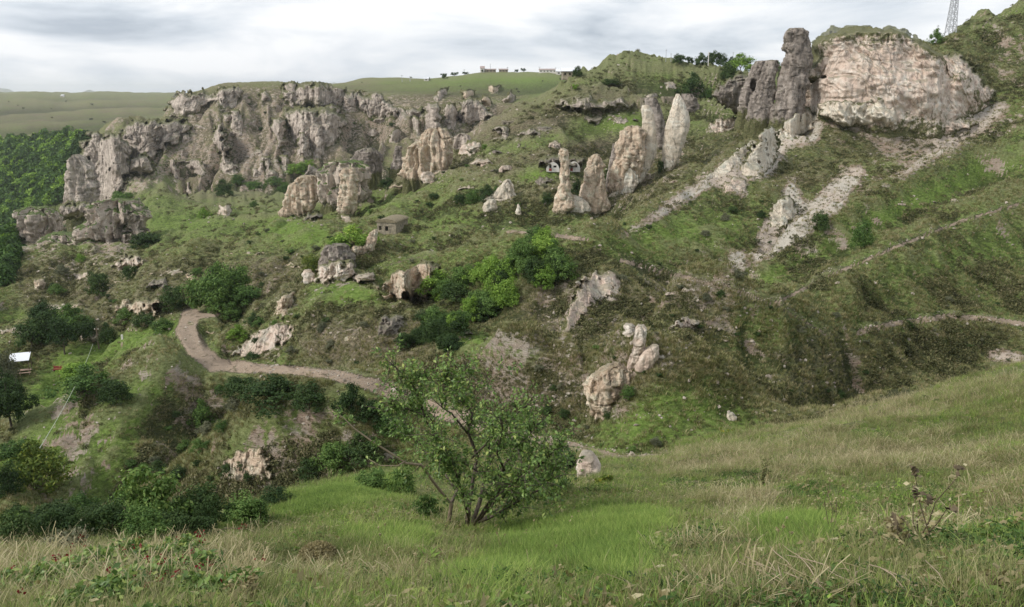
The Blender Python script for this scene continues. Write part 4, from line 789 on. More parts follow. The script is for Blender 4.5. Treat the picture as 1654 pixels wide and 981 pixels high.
FAR = [
 ([(178,376,386),(186,370,392),(200,370,396),(212,370,394),(220,374,388)], 'egg-shaped grey buttress on the hill below the rim'),
 ([(183,362,374),(190,360,376),(198,364,374)], 'small pale rock left of the egg-shaped buttress'),
 ([(200,346,352),(212,344,362),(226,344,366),(238,350,370),(250,354,370),(262,354,374),(272,354,388),(280,358,388),(286,370,382)], 'long tapering grey buttress in the middle of the gorge wall'),
 ([(216,296,304),(222,292,306),(232,292,308)], 'grey block under the left end of the rim'),
 ([(256,310,322),(266,300,328),(276,310,332),(284,322,332)], 'pale rock arm right of a grassy arch'),
 ([(258,272,280),(270,272,286),(282,278,290),(296,284,292)], 'pale rock arm left of a grassy arch'),
 ([(256,278,320),(262,276,318),(267,282,312)], 'thin rock lintel over the grassy arch'),
 ([(294,300,305),(302,300,308),(314,300,309)], 'lone grey needle below the grassy arch'),
 ([(240,291,296),(248,289,298),(254,292,298)], 'small grey stub above the rock lintel'),
 ([(134,462,478),(142,456,484),(156,460,484),(168,464,480),(176,472,478)], 'first pale buttress hanging from the rim'),
 ([(136,482,500),(146,480,504),(160,482,506),(174,486,504)], 'second pale buttress hanging from the rim'),
 ([(138,506,530),(148,502,536),(160,502,532),(170,504,524)], 'third pale buttress hanging from the rim, broadest'),
 ([(144,532,540),(156,530,548),(170,530,552),(180,532,546)], 'fourth pale buttress hanging from the rim'),
 ([(150,558,574),(160,552,582),(172,552,580),(182,556,574)], 'fifth pale buttress hanging from the rim, with ledges'),
 ([(158,604,612),(166,598,618),(178,600,620),(190,606,616)], 'peaked grey rock right of the ledged buttress'),
 ([(172,636,650),(180,634,654),(190,640,660),(196,648,660)], 'slanting grey slab under the plateau edge'),
 ([(176,650,686),(184,656,688),(192,662,686)], 'pale band of rock left of the two great columns'),
 ([(196,484,492),(206,472,494),(220,469,494),(232,474,490)], 'rounded grey column, upper left of the cluster'),
 ([(194,496,520),(210,494,528),(230,496,530),(245,500,530)], 'tall grey column behind the cluster'),
 ([(216,484,494),(228,480,500),(244,478,502),(256,480,500)], 'short grey column with a small hole at its foot'),
 ([(200,506,520),(216,503,526),(234,502,528),(250,504,524),(258,506,520)], 'tallest smooth grey column of the cluster'),
 ([(196,524,536),(210,524,542),(226,528,538)], 'slim grey column right of the cluster'),
 ([(192,440,460),(204,436,462),(218,442,458),(236,446,454)], 'pale weathered face left of the cluster of columns'),
 ([(252,450,462),(262,452,468),(274,456,468),(284,458,466)], 'crumbled pale rocks below the weathered face'),
 ([(254,429,434),(264,427,437),(276,427,440),(284,428,440)], 'pointed pale cone at the foot of the slope'),
 ([(262,418,424),(272,416,426),(282,416,426)], 'small pale cone left of the pointed cone'),
 ([(270,407,411),(276,406,413),(281,407,412)], 'tiniest pale cone at the foot of the slope'),
 ([(170,524,546),(180,520,550),(192,524,552),(204,534,546)], 'grey weathered patch under the fourth buttress'),
 ([(208,638,644),(218,630,648),(228,626,644),(234,628,640)], 'pale leaning slab on the far slope'),
 ([(188,666,672),(200,666,678),(214,668,680),(224,672,680)], 'thin grey rib beside the dark cleft'),
 ([(166,690,706),(174,686,712),(190,685,714),(206,686,714),(218,688,704)], 'left one of the two great grey columns'),
 ([(168,718,734),(176,716,740),(190,716,742),(204,718,740),(210,720,736)], 'right one of the two great grey columns'),
 ([(142,714,726),(148,706,724),(158,700,714),(166,698,706)], 'white ribs on the plateau slope above the great columns'),
 ([(146,748,768),(152,747,766),(162,748,758),(172,748,760),(180,746,762)], 'ochre-topped rock left on the far plateau edge'),
 ([(139,790,810),(146,790,808),(152,792,806)], 'flat ochre block on the far plateau edge'),
 ([(154,780,784),(164,778,794),(174,776,796)], 'grey pointed rock under the flat ochre block'),
 ([(148,822,826),(154,823,832),(160,812,834),(168,806,826)], 'grey rocks at the right end of the far plateau edge'),
 ([(160,760,778),(170,756,778),(180,758,776)], 'grey rock wall between the ochre-topped rock and the pointed rock'),
]
for i, (lv, lb) in enumerate(FAR):
    R('rock_buttress', lb, 'w' if 'ochre' in lb else 'g', lv, th=0.75, rough=0.75, flute=0.8, cat='rock buttress', sink=9, res=1.2,
      caves=[(488,250,2,2,4)] if 'small hole' in lb else ())
R('cliff', 'continuous pale cliff band hanging under the skyline rim', 'g', [(136,452,520),(142,448,548),(150,452,572),(160,458,566),(170,466,548),(176,472,530)], th=0.3, cat='cliff', flute=1.5)
R('cliff', 'grey cliff mass between the rim band and the two great columns', 'g', [(150,570,612),(160,566,630),(172,574,640),(184,590,650),(192,610,640)], th=0.3, cat='cliff', flute=1.3)
R('cliff', 'grey fluted slope behind the cluster of tall columns', 'g', [(176,462,540),(190,458,556),(206,460,560),(224,466,552),(240,476,540)], th=0.3, cat='cliff', flute=1.5, bulge=0.3)
R('cliff', 'broken grey cliff stretching between the corner block and the pale band', 'g', [(192,212,300),(206,200,310),(224,196,300),(240,200,270),(256,196,250),(272,194,244)], th=0.3, cat='cliff', flute=1.3)
R('cliff', 'streaked grey slope above the egg-shaped buttress', 'g', [(140,352,380),(152,346,392),(166,350,388),(176,356,380)], th=0.3, cat='cliff', flute=1.3, bulge=0.3)
R('cliff', 'brown rough crown on top of the broad pink cliff', 'b', [(46,1346,1450),(56,1334,1478),(68,1322,1492),(80,1316,1480),(90,1310,1440),(100,1304,1400),(108,1300,1350)], th=0.3, rough=1.8, cat='cliff', bulge=1.3)
R('cliff', 'fluted grey rocks right of the two great columns', 'g', [(160,738,760),(170,738,790),(184,740,800),(196,742,780),(206,744,760)], th=0.3, cat='cliff', flute=1.5)
# ---- middle cliffs before the gorge
R('cliff', 'fluted tan cliff at the head of the terraces right of centre', 'w', [(208,696,716),(216,684,722),(226,676,727),(238,660,730),(250,650,731),(264,648,730),(278,649,716),(290,652,690)], th=0.45, flute=1.5, d=212, cat='cliff', sink=7)
R('rock_outcrop', 'grey mossy outcrop right of the fluted tan cliff', 'g', [(216,740,752),(224,734,762),(234,732,764),(242,738,758)], th=0.5, cat='outcrop')
R('rock_outcrop', 'red brown rounded bank topped by white stones', 'k', [(229,744,772),(236,738,778),(246,736,776),(252,740,770)], th=0.4, rough=0.4, cat='outcrop')
R('boulder', 'reddish boulder at the foot of the fluted tan cliff', 'k', [(278,684,698),(284,680,702),(292,682,700),(296,688,698)], th=0.7, cat='boulder')
R('cliff', 'grass-capped tan crag left of centre with four bulging columns', 'n', [(262,530,582),(268,520,592),(280,512,597),(296,510,598),(312,512,594),(322,522,580),(330,528,570)], th=0.45, flute=1.5, d=212, cat='cliff', sink=6)
R('cliff', 'protruding pillar at the front of the grass-capped crag', 'w', [(272,552,574),(284,548,577),(304,549,578),(322,547,577),(338,546,574),(346,550,568)], th=0.9, flute=1.0, d=203, cat='rock pillar', sink=5)
R('cliff', 'lower left shoulder of the grass-capped crag', 'w', [(284,488,508),(294,474,512),(306,462,514),(320,458,512),(334,455,500),(346,453,480),(352,454,468)], th=0.45, flute=1.6, d=214, cat='cliff', sink=6)
R('rock_outcrop', 'brown rock hump behind the grass-capped crag', 'b', [(240,584,604),(246,572,612),(258,570,616),(270,574,616),(280,582,612)], th=0.6, d=238, cat='outcrop', sink=7)
R('rock_outcrop', 'slim brown rib between the brown hump and the fluted cliff', 'b', [(236,640,648),(250,636,650),(264,632,650),(274,630,648)], th=0.6, d=240, cat='outcrop')
R('rock_outcrop', 'long pale bare ledge by the track below the fluted cliff', 'w', [(296,640,656),(300,628,658),(306,622,650)], th=0.4, cat='outcrop')
R('rock_outcrop', 'tilted pinkish rock beside the bright meadow in the valley', 'k', [(332,356,374),(340,353,378),(350,354,372)], th=0.5, cat='outcrop')
R('rock_outcrop', 'brown hollow rocks right of the bright meadow', 'b', [(344,500,518),(350,488,524),(358,492,516)], th=0.5, caves=[(510,354,5,3,3)], cat='outcrop')
R('rock_outcrop', 'pink tilted slab uphill from the brown hollow rocks', 'k', [(348,550,562),(354,550,568),(362,558,571)], th=0.5, cat='outcrop')
# ---- terraces with cave mouths
CV = [
 ([(156,915,955),(160,900,1010),(168,900,1030),(176,905,1030),(184,930,1020)], [(962,180,6,4,6),(981,180,3,3,6),(936,178,4,3,5),(918,174,2.4,2.4,4),(930,176,2,2,4)], 'long grey cave cliff high on the terraces', 'g'),
 ([(186,945,965),(191,945,975),(198,948,972),(203,950,962)], [(956,201,5,2.4,5)], 'small grey bluff with a low cave under the long cave cliff', 'g'),
 ([(190,992,1010),(196,990,1012),(201,994,1008)], [], 'small grey bluff right of the low cave', 'g'),
 ([(204,798,818),(210,793,824),(218,792,822),(226,794,812)], [(798,216,3.5,5,5),(806,214,4.5,6,5)], 'twin arched cave mouths at the left end of the terraces', 'g'),
 ([(208,842,862),(214,836,872),(220,840,866)], [], 'grey rock patch beside a round pit on the terrace', 'g'),
 ([(212,858,872),(217,855,874),(222,858,870)], [(862,218,5,3,4)], 'round pit in the terrace bank', 'b'),
 ([(256,768,786),(262,760,796),(270,764,794)], [(786,270,4,3,5),(773,268,2.2,2,4)], 'red brown bank with two dark cave mouths', 'k'),
 ([(268,812,826),(273,806,828),(279,808,824)], [(818,277,6,2,4)], 'red boulder with an undercut below it', 'k'),
 ([(300,745,765),(304,738,768),(310,735,762)], [(752,308,9,2.4,4)], 'reddish overhang above the green hedge', 'k'),
 ([(228,890,904),(234,886,908),(242,884,912)], [], 'pink crumbling rock above the white-walled cave', 'k'),
 ([(252,880,930),(258,872,950),(266,868,956),(275,872,950)], [(876,268,4,5,5),(948,266,6,7,7),(900,269,7,6,2)], 'brown bank holding the white-walled cave dwellings', 'b'),
 ([(232,838,848),(235,836,850),(238,838,848)], [(844,235,3,1.6,3)], 'little bank with a small dark burrow', 'b'),
 ([(203,868,888),(208,864,892),(214,868,886)], [], 'pinkish bump on the terrace below the hill', 'b'),
 ([(150,1052,1062),(154,1040,1064),(160,1042,1062),(166,1046,1056)], [], 'pale rock base of the ruined walls', 'g'),
 ([(130,1074,1088),(136,1072,1094),(146,1076,1092)], [], 'pink bare scar on the hill left of the dark tree', 'k'),
 ([(288,870,884),(294,862,892),(300,866,886)], [(884,297,2,3,3)], 'brown gullied bank under the cave terrace', 'b'),
 ([(532,752,760),(540,746,764),(548,750,762)], [(757,542,5,2,2)], 'small brown rock stack in the bright valley meadow', 'b'),
]
for i, (lv, cv, lb, mk) in enumerate(CV):
    R('cave_bank' if cv else 'rock_outcrop', lb, mk, lv, th=0.35, rough=0.7, caves=cv, cat='cave bank' if cv else 'outcrop', sink=3, res=0.8 if cv else 1.3)
# more weathered faces that break through the slopes: one thing each, alike and uncounted in the photo
_rr = np.random.default_rng(5)
ZN = [(285,150,640,290,44,'g','grey weathered face on the far gorge slope','weathered faces of the far gorge wall',4,13,.9),
      (150,410,480,540,48,'w','small tan rock ledge','small ledges of the left slopes',4,11,.35),
      (760,190,1040,330,18,'b','small brown earth bank','small banks of the cave terraces',4,11,.3),
      (1080,200,1560,340,22,'k','small pink rock lump','rock lumps under the big cliff',2,8,.45),
      (850,440,1200,600,16,'k','small pink rock lump','rock lumps round the pale dome',3,10,.4),
      (400,480,700,600,20,'w','small tan rock lump','lumps of the promontory flank',3,10,.4)]
for x0, y0, x1, y1, n, mk, lb, gp, s0, s1, asp in ZN:
    for _ in range(n):
        x = _rr.uniform(x0, x1); y = _rr.uniform(y0, y1); s = _rr.uniform(s0, s1); hgt = s*asp*_rr.uniform(0.7, 1.5)
        if ENV[-1, col_of(x)] > y or (190 < y < 260 and 500 < x < 600) : continue
        sk = _rr.uniform(-.5, .5)*s; cvs = [(x+_rr.uniform(-.3, .3)*s, y-hgt*.1, max(1.5, s*.2), max(1.5, hgt*.28), 3)] if (mk in 'wb' and s > 7 and _rr.random() < .6) else ()
        R('rock_outcrop', where(lb, x, y), mk, [(y-hgt, x-s*.35+sk, x+s*.25+sk), (y-hgt*.5, x-s*.8+sk*.5, x+s*.8+sk*.5), (y, x-s, x+s*.9), (y+hgt*.35, x-s*.7, x+s*.6)], th=0.6, rough=1.1, cat='outcrop', group=gp, seed=float(_rr.uniform(0, 90)), sink=2, caves=cvs)

# bare soil and talus round the rocks
HALO = blur(HALO, 4)
rockv = np.maximum(rockv, samp(HALO, SPX, SPY)*vis*(D > 30)*(1-np.clip(pathv, 0, 1))); put_kinds()

# ------------------------------------------------------------------ plants
def plant_mat(name, stops, rough=0.75, trans=0.25, pos=0.35, dry=None):
    m = NT(name, rough, 0.2)
    ge = m.n('ShaderNodeNewGeometry'); oi = m.n('ShaderNodeObjectInfo')
    r = m.math('ADD', m.math('MULTIPLY', ge.outputs['Random Per Island'], 0.55), m.math('MULTIPLY', oi.outputs['Random'], 0.30))
    r = m.math('ADD', r, m.math('MULTIPLY', m.math('SUBTRACT', m.noise(m.pos(), pos, 3), 0.42), 0.6))
    c = m.ramp(r, stops); m.col(c)
    if trans:
        t = m.n('ShaderNodeBsdfTranslucent'); m.l(m.mix(1.0, c, (1.0, 1.0, 0.55), 'MULTIPLY'), t.inputs['Color'])
        x = m.n('ShaderNodeMixShader'); x.inputs[0].default_value = trans
        m.l(m.b.outputs[0], x.inputs[1]); m.l(t.outputs[0], x.inputs[2]); m.l(x.outputs[0], m.out.inputs['Surface'])
    return m.m
V_LEAF = plant_mat('bush_leaves', [(0.05, (0.038, 0.083, 0.024)), (0.45, (0.090, 0.163, 0.041)), (0.8, (0.172, 0.266, 0.069)), (1.0, (0.275, 0.344, 0.103))])
V_DARK = plant_mat('dark_leaves', [(0.05, (0.018, 0.042, 0.014)), (0.5, (0.048, 0.087, 0.027)), (0.9, (0.098, 0.147, 0.044))])
V_BRIGHT = plant_mat('bright_leaves', [(0.05, (0.078, 0.146, 0.025)), (0.5, (0.172, 0.293, 0.048)), (0.9, (0.344, 0.482, 0.094)), (1.0, (0.584, 0.584, 0.121))])
V_YEL = plant_mat('turning_leaves', [(0.05, (0.058, 0.098, 0.019)), (0.5, (0.130, 0.182, 0.034)), (0.75, (0.260, 0.273, 0.052)), (0.95, (0.546, 0.442, 0.065))])
V_GREY = plant_mat('grey_green_leaves', [(0.05, (0.072, 0.085, 0.052)), (0.5, (0.156, 0.169, 0.104)), (0.9, (0.286, 0.273, 0.182))])
V_GRASS = plant_mat('green_grass', [(0.05, (0.076, 0.131, 0.033)), (0.5, (0.197, 0.285, 0.065)), (0.85, (0.393, 0.462, 0.132))], 0.6, 0.3, 0.8)
V_LAWN = plant_mat('lawn_green', [(0.05, (0.069, 0.131, 0.024)), (0.5, (0.172, 0.269, 0.050)), (0.9, (0.345, 0.425, 0.110))], 0.6, 0.3, 0.8)
V_MIX = plant_mat('olive_grass', [(0.05, (0.072, 0.092, 0.030)), (0.4, (0.158, 0.178, 0.061)), (0.7, (0.302, 0.289, 0.135)), (0.95, (0.508, 0.455, 0.258))], 0.7, 0.3, 0.8)
V_DRY = plant_mat('dry_grass', [(0.05, (0.151, 0.127, 0.063)), (0.5, (0.346, 0.297, 0.163)), (0.9, (0.562, 0.506, 0.326))], 0.8, 0.25, 0.8)
V_SCRUB = plant_mat('scrub', [(0.05, (0.035, 0.041, 0.018)), (0.4, (0.089, 0.097, 0.040)), (0.65, (0.159, 0.159, 0.072)), (0.85, (0.254, 0.216, 0.124)), (1.0, (0.381, 0.318, 0.211))], 0.85, 0.15, 0.06)
V_RED = plant_mat('crimson_leaves', [(0.1, (0.09, 0.008, 0.010)), (0.9, (0.24, 0.022, 0.024))], 0.5, 0.2)
BARK = NT('bark', 0.9); BARK.col(BARK.ramp(BARK.noise(BARK.pos((6, 6, 1.5)), 4, 5), [(0.3, (0.045, 0.036, 0.028)), (0.7, (0.19, 0.155, 0.125))])); BARK = BARK.m
TWIG = NT('pale_twig', 0.9); TWIG.col((0.34, 0.27, 0.19)); TWIG = TWIG.m
DTWIG = NT('brown_stem', 0.9); DTWIG.col((0.12, 0.095, 0.06)); DTWIG = DTWIG.m

def leaf_quads(c, n, size, up=0.35, aspect=1.7, fold=0.0, r=rng):
    """one pointed leaf (two triangles) at each centre, random facing with a bias to the sky and outwards"""
    a = r.normal(size=(len(c), 3)); nn = n + a*0.8 + np.array([0, 0, up]); nn /= np.linalg.norm(nn, axis=1)[:, None]+1e-9
    t = np.cross(nn, r.normal(size=(len(c), 3))); t /= np.linalg.norm(t, axis=1)[:, None]+1e-9; b = np.cross(nn, t)
    s = (size*r.uniform(0.6, 1.35, len(c)))[:, None]
    v = np.stack([c - t*s*aspect/2, c + b*s*0.42 - t*s*0.1 + nn*s*fold, c + t*s*aspect/2, c - b*s*0.42 - t*s*0.1 + nn*s*fold], 1).reshape(-1, 3)
    i = np.arange(len(c))*4
    return v, np.concatenate([np.stack([i, i+1, i+2], 1), np.stack([i, i+2, i+3], 1)])
def crown_mesh(name, nclump, nleaf, size, sx=1, sy=1, sz=1, seed=0, lump=0.30, base=0.0, open_=0.0):
    """unit crown sitting on z=0..~2*sz, built from leaf clumps over limbs"""
    r = np.random.default_rng(seed)
    d = r.normal(size=(nclump, 3)); d /= np.linalg.norm(d, axis=1)[:, None]; d[:, 2] = np.where(d[:, 2] < -0.45, -d[:, 2], d[:, 2])
    rad = 0.66 + 0.30*noise3(d[:, 0]*2+seed, d[:, 1]*2, d[:, 2]*2) + r.uniform(-0.16, 0.10, nclump); inner = r.random(nclump) < 0.2; rad[inner] *= 0.55
    cc = d*rad[:, None]; ls = lump*r.uniform(0.55, 1.25, nclump)
    k = r.integers(0, nclump, nleaf)
    o = r.normal(size=(nleaf, 3)); o /= np.linalg.norm(o, axis=1)[:, None]; o *= (r.random(nleaf)**0.45)[:, None]
    c = cc[k] + o*ls[k][:, None]*np.array([1, 1, 0.72])
    c[:, 2] += 0.46; sel = c[:, 2] > -0.02; c = c[sel]; n = (o[sel] + 0.5*d[k][sel])
    S = np.array([sx, sy, sz]); v, t = leaf_quads(c*S, n, size, r=r)
    return mesh_np(name, v, None, t, smooth=False)
def trunk_mesh(name, h=0.6, r0=0.06, nl=6, seed=0, spread=0.6):
    r = np.random.default_rng(seed); m = MB()
    m.tube([[0, 0, -0.25], [0.02, 0, h*0.4], [0.0, 0.03, h]], [r0*1.25, r0, r0*0.75], 7)
    for i in range(nl):
        a = i*2*pi/nl + r.uniform(-.4, .4); q = r.uniform(0.5, 1.0)*spread
        m.tube([[0, 0, h*r.uniform(.5, .95)], [cos(a)*q*.4, sin(a)*q*.4, h+0.25*r.random()], [cos(a)*q, sin(a)*q, h+0.35+0.35*r.random()]], [r0*.6, r0*.4, r0*.12], 5)
    return m.mesh(name, True)
CR = [crown_mesh('crown', 46, 3600, 0.062, seed=s) for s in (1, 2, 3)]
CRL = [crown_mesh('crown', 190, 17000, 0.042, seed=s, lump=0.22) for s in (11,)]
CRT = [crown_mesh('crown', 22, 900, 0.115, seed=s) for s in (21, 22)]
TR = trunk_mesh('trunk', 0.5, 0.055, 6, 3); TRB = trunk_mesh('trunk', 0.22, 0.03, 7, 5)
for t_ in (TR, TRB): t_.materials.append(BARK)
_cm = {}
def crown_with(me, mat):
    k = (me.name, mat.name)
    if k not in _cm: c = me.copy(); c.materials.clear(); c.materials.append(mat); _cm[k] = c
    return _cm[k]
_pc = [0]
def bush(px, py, wpx, hpx, mat, label, cat='bush', group=None, kind='bush', me=None, d=None, tall=0.0, depth=1.0):
    """(px,py) = foot in the photo, wpx,hpx = size in the photo"""
    _pc[0] += 1; i = _pc[0]; p = hit(px, py) if d is None else V(px, py, d); D_ = p[1]; W_ = wpx*D_/F; H_ = hpx*D_/F*1.04
    e = empty(kind, p, label, cat, group, rz=i*2.399)
    if me is None: me = CR[i % 3] if wpx > 16 else CRT[i % 2]
    th_ = H_*tall
    t = add('trunk', TR if tall > 0 else TRB, None, e); t.scale = (W_*0.42, W_*0.42, max(th_*2.0, H_*0.8))
    c = add('crown', crown_with(me, mat), None, e); c.location = (0, 0, th_ - H_*0.03); c.scale = (W_/1.78, W_/1.78*depth, (H_-th_)/1.36)
    return e
B = bush
L_, Dk, Br, Ye, Gr = V_LEAF, V_DARK, V_BRIGHT, V_YEL, V_GREY
# standing trees
B(355, 504, 106, 88, L_, 'big round leafy tree standing alone at the bend of the dirt track', 'tree', kind='round_tree', me=CRL[0], tall=0.05)
B(105, 572, 50, 62, Dk, 'dark spreading tree on the edge of the picnic meadow', 'tree', kind='meadow_tree', tall=0.28)
B(172, 555, 34, 34, Dk, 'round dark bush beside the wooden pole on the meadow')
B(18, 690, 80, 92, Dk, 'dark tree at the left photo edge below the picnic shelter', 'tree', kind='meadow_tree', me=CRL[0], tall=0.15)
B(12, 615, 40, 52, Gr, 'grey green bush standing behind the picnic shelter')
B(4, 650, 44, 60, Dk, 'dark bush cut by the left photo edge beside the picnic shelter')
for x, y, ww, h_, m_, lb in [
 (55,560,60,50,Dk,'dark tree leftmost of those in the dip behind the meadow'),(85,545,60,48,Dk,'dark tree in the middle of the dip behind the meadow'),
 (120,530,60,40,L_,'green tree below the second pale flat rock'),(140,548,40,34,Dk,'dark bush left of the wooden pole'),(75,520,50,34,Dk,'dark bush below the first pale flat rock'),
 (205,520,40,24,L_,'low green bush under the broad light rock'),(235,528,50,24,Dk,'low dark bush right of the wooden pole'),(280,500,50,38,Dk,'dark bush between the broad light rock and the round tree'),
 (262,535,44,22,L_,'low bush on the bank above the bright meadow strip'),
 (160,478,40,42,Dk,'dark bush above the broad light rock'),(372,516,40,26,L_,'small bush right of the round tree foot'),(382,548,36,24,Br,'little bush on the inner side of the track bend'),
 (400,492,60,34,L_,'bush on the slope right of the round tree'),(405,582,30,14,Dk,'dark low bush at the upper edge of the track'),(140,640,100,50,L_,'wide green bush on the bank below the picnic meadow'),
 (120,612,60,30,Br,'light green bush at the foot of the red bench'),(190,650,60,40,Dk,'dark bush right of the wide bank bush'),
 (55,790,112,84,Ye,'yellowing round bush in the bottom left corner of the valley'),(20,745,70,40,L_,'green bush at the left edge above the yellowing bush'),(5,800,60,60,Dk,'dark bush left of the yellowing bush'),
 (245,850,135,108,L_,'big green bush in the gully at lower left'),(325,848,105,74,Dk,'dark bush right of the big gully bush'),(180,862,95,62,Dk,'dark bush left of the big gully bush'),
 (90,868,90,50,Dk,'dark bush rising behind the grass at lower left'),(20,880,90,60,Dk,'dark bush in the lower left corner behind the grass'),(395,846,90,52,L_,'green bush below the tan boulder outcrop'),
 (132,830,60,40,L_,'mid green bush above the twiggy pink shrub'),(280,862,80,40,Dk,'dark bush at the bottom of the gully'),(445,815,60,30,Dk,'dark low bush at the foot of the grassy spur'),
 (450,655,110,52,Dk,'wide dark ivy-like bush below the dirt track'),(400,640,70,36,Dk,'dark bush left end of the thicket below the track'),(505,660,70,44,Dk,'dark bush right end of the thicket below the track'),
 (568,672,58,56,Dk,'tall dark round bush right under the dirt track'),(605,680,50,40,Dk,'dark bush behind the arm of the small tree'),(630,700,60,36,L_,'green bush among the small tree branches'),
 (318,690,44,48,L_,'green bush alone on the shaded slope left of centre'),(540,762,70,60,L_,'olive bush on the shaded side of the spur'),(505,775,60,40,Dk,'dark bush low on the shaded side of the spur'),
 (585,745,80,50,Dk,'dark bush near the arm tip of the small tree'),(600,790,70,36,L_,'bush behind the bright green mound'),
 (650,805,60,60,L_,'brownish weedy shrub left of the small tree stems'),(690,838,60,44,L_,'weedy shrub at the foot of the small tree'),(905,760,60,44,Dk,'dark bush right of the small tree above the pale block'),
 (890,800,80,44,L_,'low bush right of the small tree foot'),(600,395,0,0,None,''),
 (575,398,70,34,Br,'bright green bush behind the low rock wall'),(505,440,34,30,Ye,'yellow green bush left of the fluted crag'),(548,402,40,20,Br,'bright bush above the fluted crag'),
 (588,320,20,20,Dk,'round dark bush at the foot of the grass-capped crag'),(527,325,20,10,Br,'bright bush between the columns of the crag'),
 (600,300,40,20,Dk,'dark bush in the hollow between the two crags'),(625,304,30,16,Dk,'dark bush beside the fluted tan cliff'),
 (200,332,44,24,L_,'green bush crowning the warm knob'),(176,340,26,14,Br,'light green bush on the left top of the warm knob'),(232,350,14,20,Dk,'dark bush against the right side of the warm knob'),
 (235,400,56,26,Dk,'dark spreading bush under the warm knob'),(132,424,18,14,Br,'bright bush at the foot of the pink cliff'),(118,368,34,14,L_,'low bush on the ledge beside the grey columns'),
 (212,452,26,26,Dk,'dark bush in front of the two-doorway cave face'),(385,300,26,18,L_,'green bush in the gorge bottom below the long buttress'),(362,318,36,26,Dk,'dark bush in the gorge bottom, leftmost'),
 (480,284,36,22,Br,'bright bush below the cluster of columns'),(500,275,24,16,Br,'light bush at the foot of the tallest column'),(445,300,36,14,L_,'low green bushes line in the gorge bottom'),
 (410,308,36,16,L_,'bush in the middle of the gorge bottom'),(460,312,30,14,L_,'bush at the right of the gorge bottom'),(330,352,22,16,Br,'small bright bush at the meadow above the tilted pinkish rock'),
 (742,332,22,20,Dk,'left end of the green hedge under the reddish overhang'),(762,330,30,24,L_,'middle bush of the green hedge under the reddish overhang'),(786,324,34,24,Dk,'right bush of the green hedge under the reddish overhang'),(805,316,20,16,L_,'small end bush of the hedge near the pale tooth'),
 (884,330,24,18,Dk,'dark bush at the foot of the slender spire'),(930,316,20,26,Dk,'dark bush in the gap right of the slender spire'),(986,300,22,30,Dk,'dark bush behind the squat cone'),(1066,282,12,26,Dk,'dark tall bush between the two pale spires'),
 (1116,158,46,36,Dk,'big dark round bush above the spires'),(1146,160,20,16,L_,'small bush right of the big dark round bush'),(1176,132,30,28,Dk,'round bush on the hilltop left of the rock wall'),(1195,112,50,24,Br,'bright green bush on the skyline left of the tower'),
 (1248,104,24,12,L_,'small bush peeping over the rock pinnacles'),(985,138,36,10,Dk,'low dark bush lying on the round hill'),(928,146,12,10,Br,'tiny bright bush on the side of the round hill'),(782,242,10,10,Br,'tiny bush beside the white stones'),
 (1296,50,16,12,Dk,'little bush growing on top of the tall tower'),(1516,72,26,22,L_,'green bush on the upper right slope'),(1321,376,30,36,Dk,'dark sapling at the edge of the pink gully'),(1382,402,38,46,L_,'leafy sapling on the open green slope'),
 (868,400,60,34,L_,'bush at the top right of the hollow thicket'),(700,322,20,10,Dk,'little bush on the track below the cliff'),
 (656,170,0,0,None,''),(1300,700,0,0,None,''),(1012,642,30,20,L_,'leafy creeper on the craggy buttress'),(760,248,14,10,L_,'small bush on the red brown bank'),
 (440,820,0,0,None,''),(1095,568,0,0,None,'')]:
    if m_ is not None: B(x, y, ww, h_, m_, lb)
# thicket filling the hollow right of the caves: bushes that nothing tells apart
_q = np.random.default_rng(9)
for _ in range(34):
    u = _q.random(); v = _q.random(); x = 690+u*215; yb = 535 - u*95 + v*(10+20*(1-u)) - 60*(v < .6)*_q.random()
    B(x, yb, _q.uniform(34, 62), _q.uniform(28, 48), [Dk, L_, L_, Br][_q.integers(4)], where('leafy thicket bush in the hollow', x, yb), group='bushes of the hollow thicket')
for _ in range(16):
    u = _q.random(); x = 650+u*90; y = 520+_q.uniform(-10, 46); B(x, y, _q.uniform(26, 46), _q.uniform(18, 30), Dk, where('dark low shrub', x, y), kind='shrub', group='low shrubs under the caves')
for _ in range(16):
    x = _q.uniform(0, 440); y = _q.uniform(840, 872); B(x, y, _q.uniform(50, 90), _q.uniform(30, 52), [Dk, Dk, L_][_q.integers(3)], where('dark gully bush', x, y), group='bushes of the lower gully')
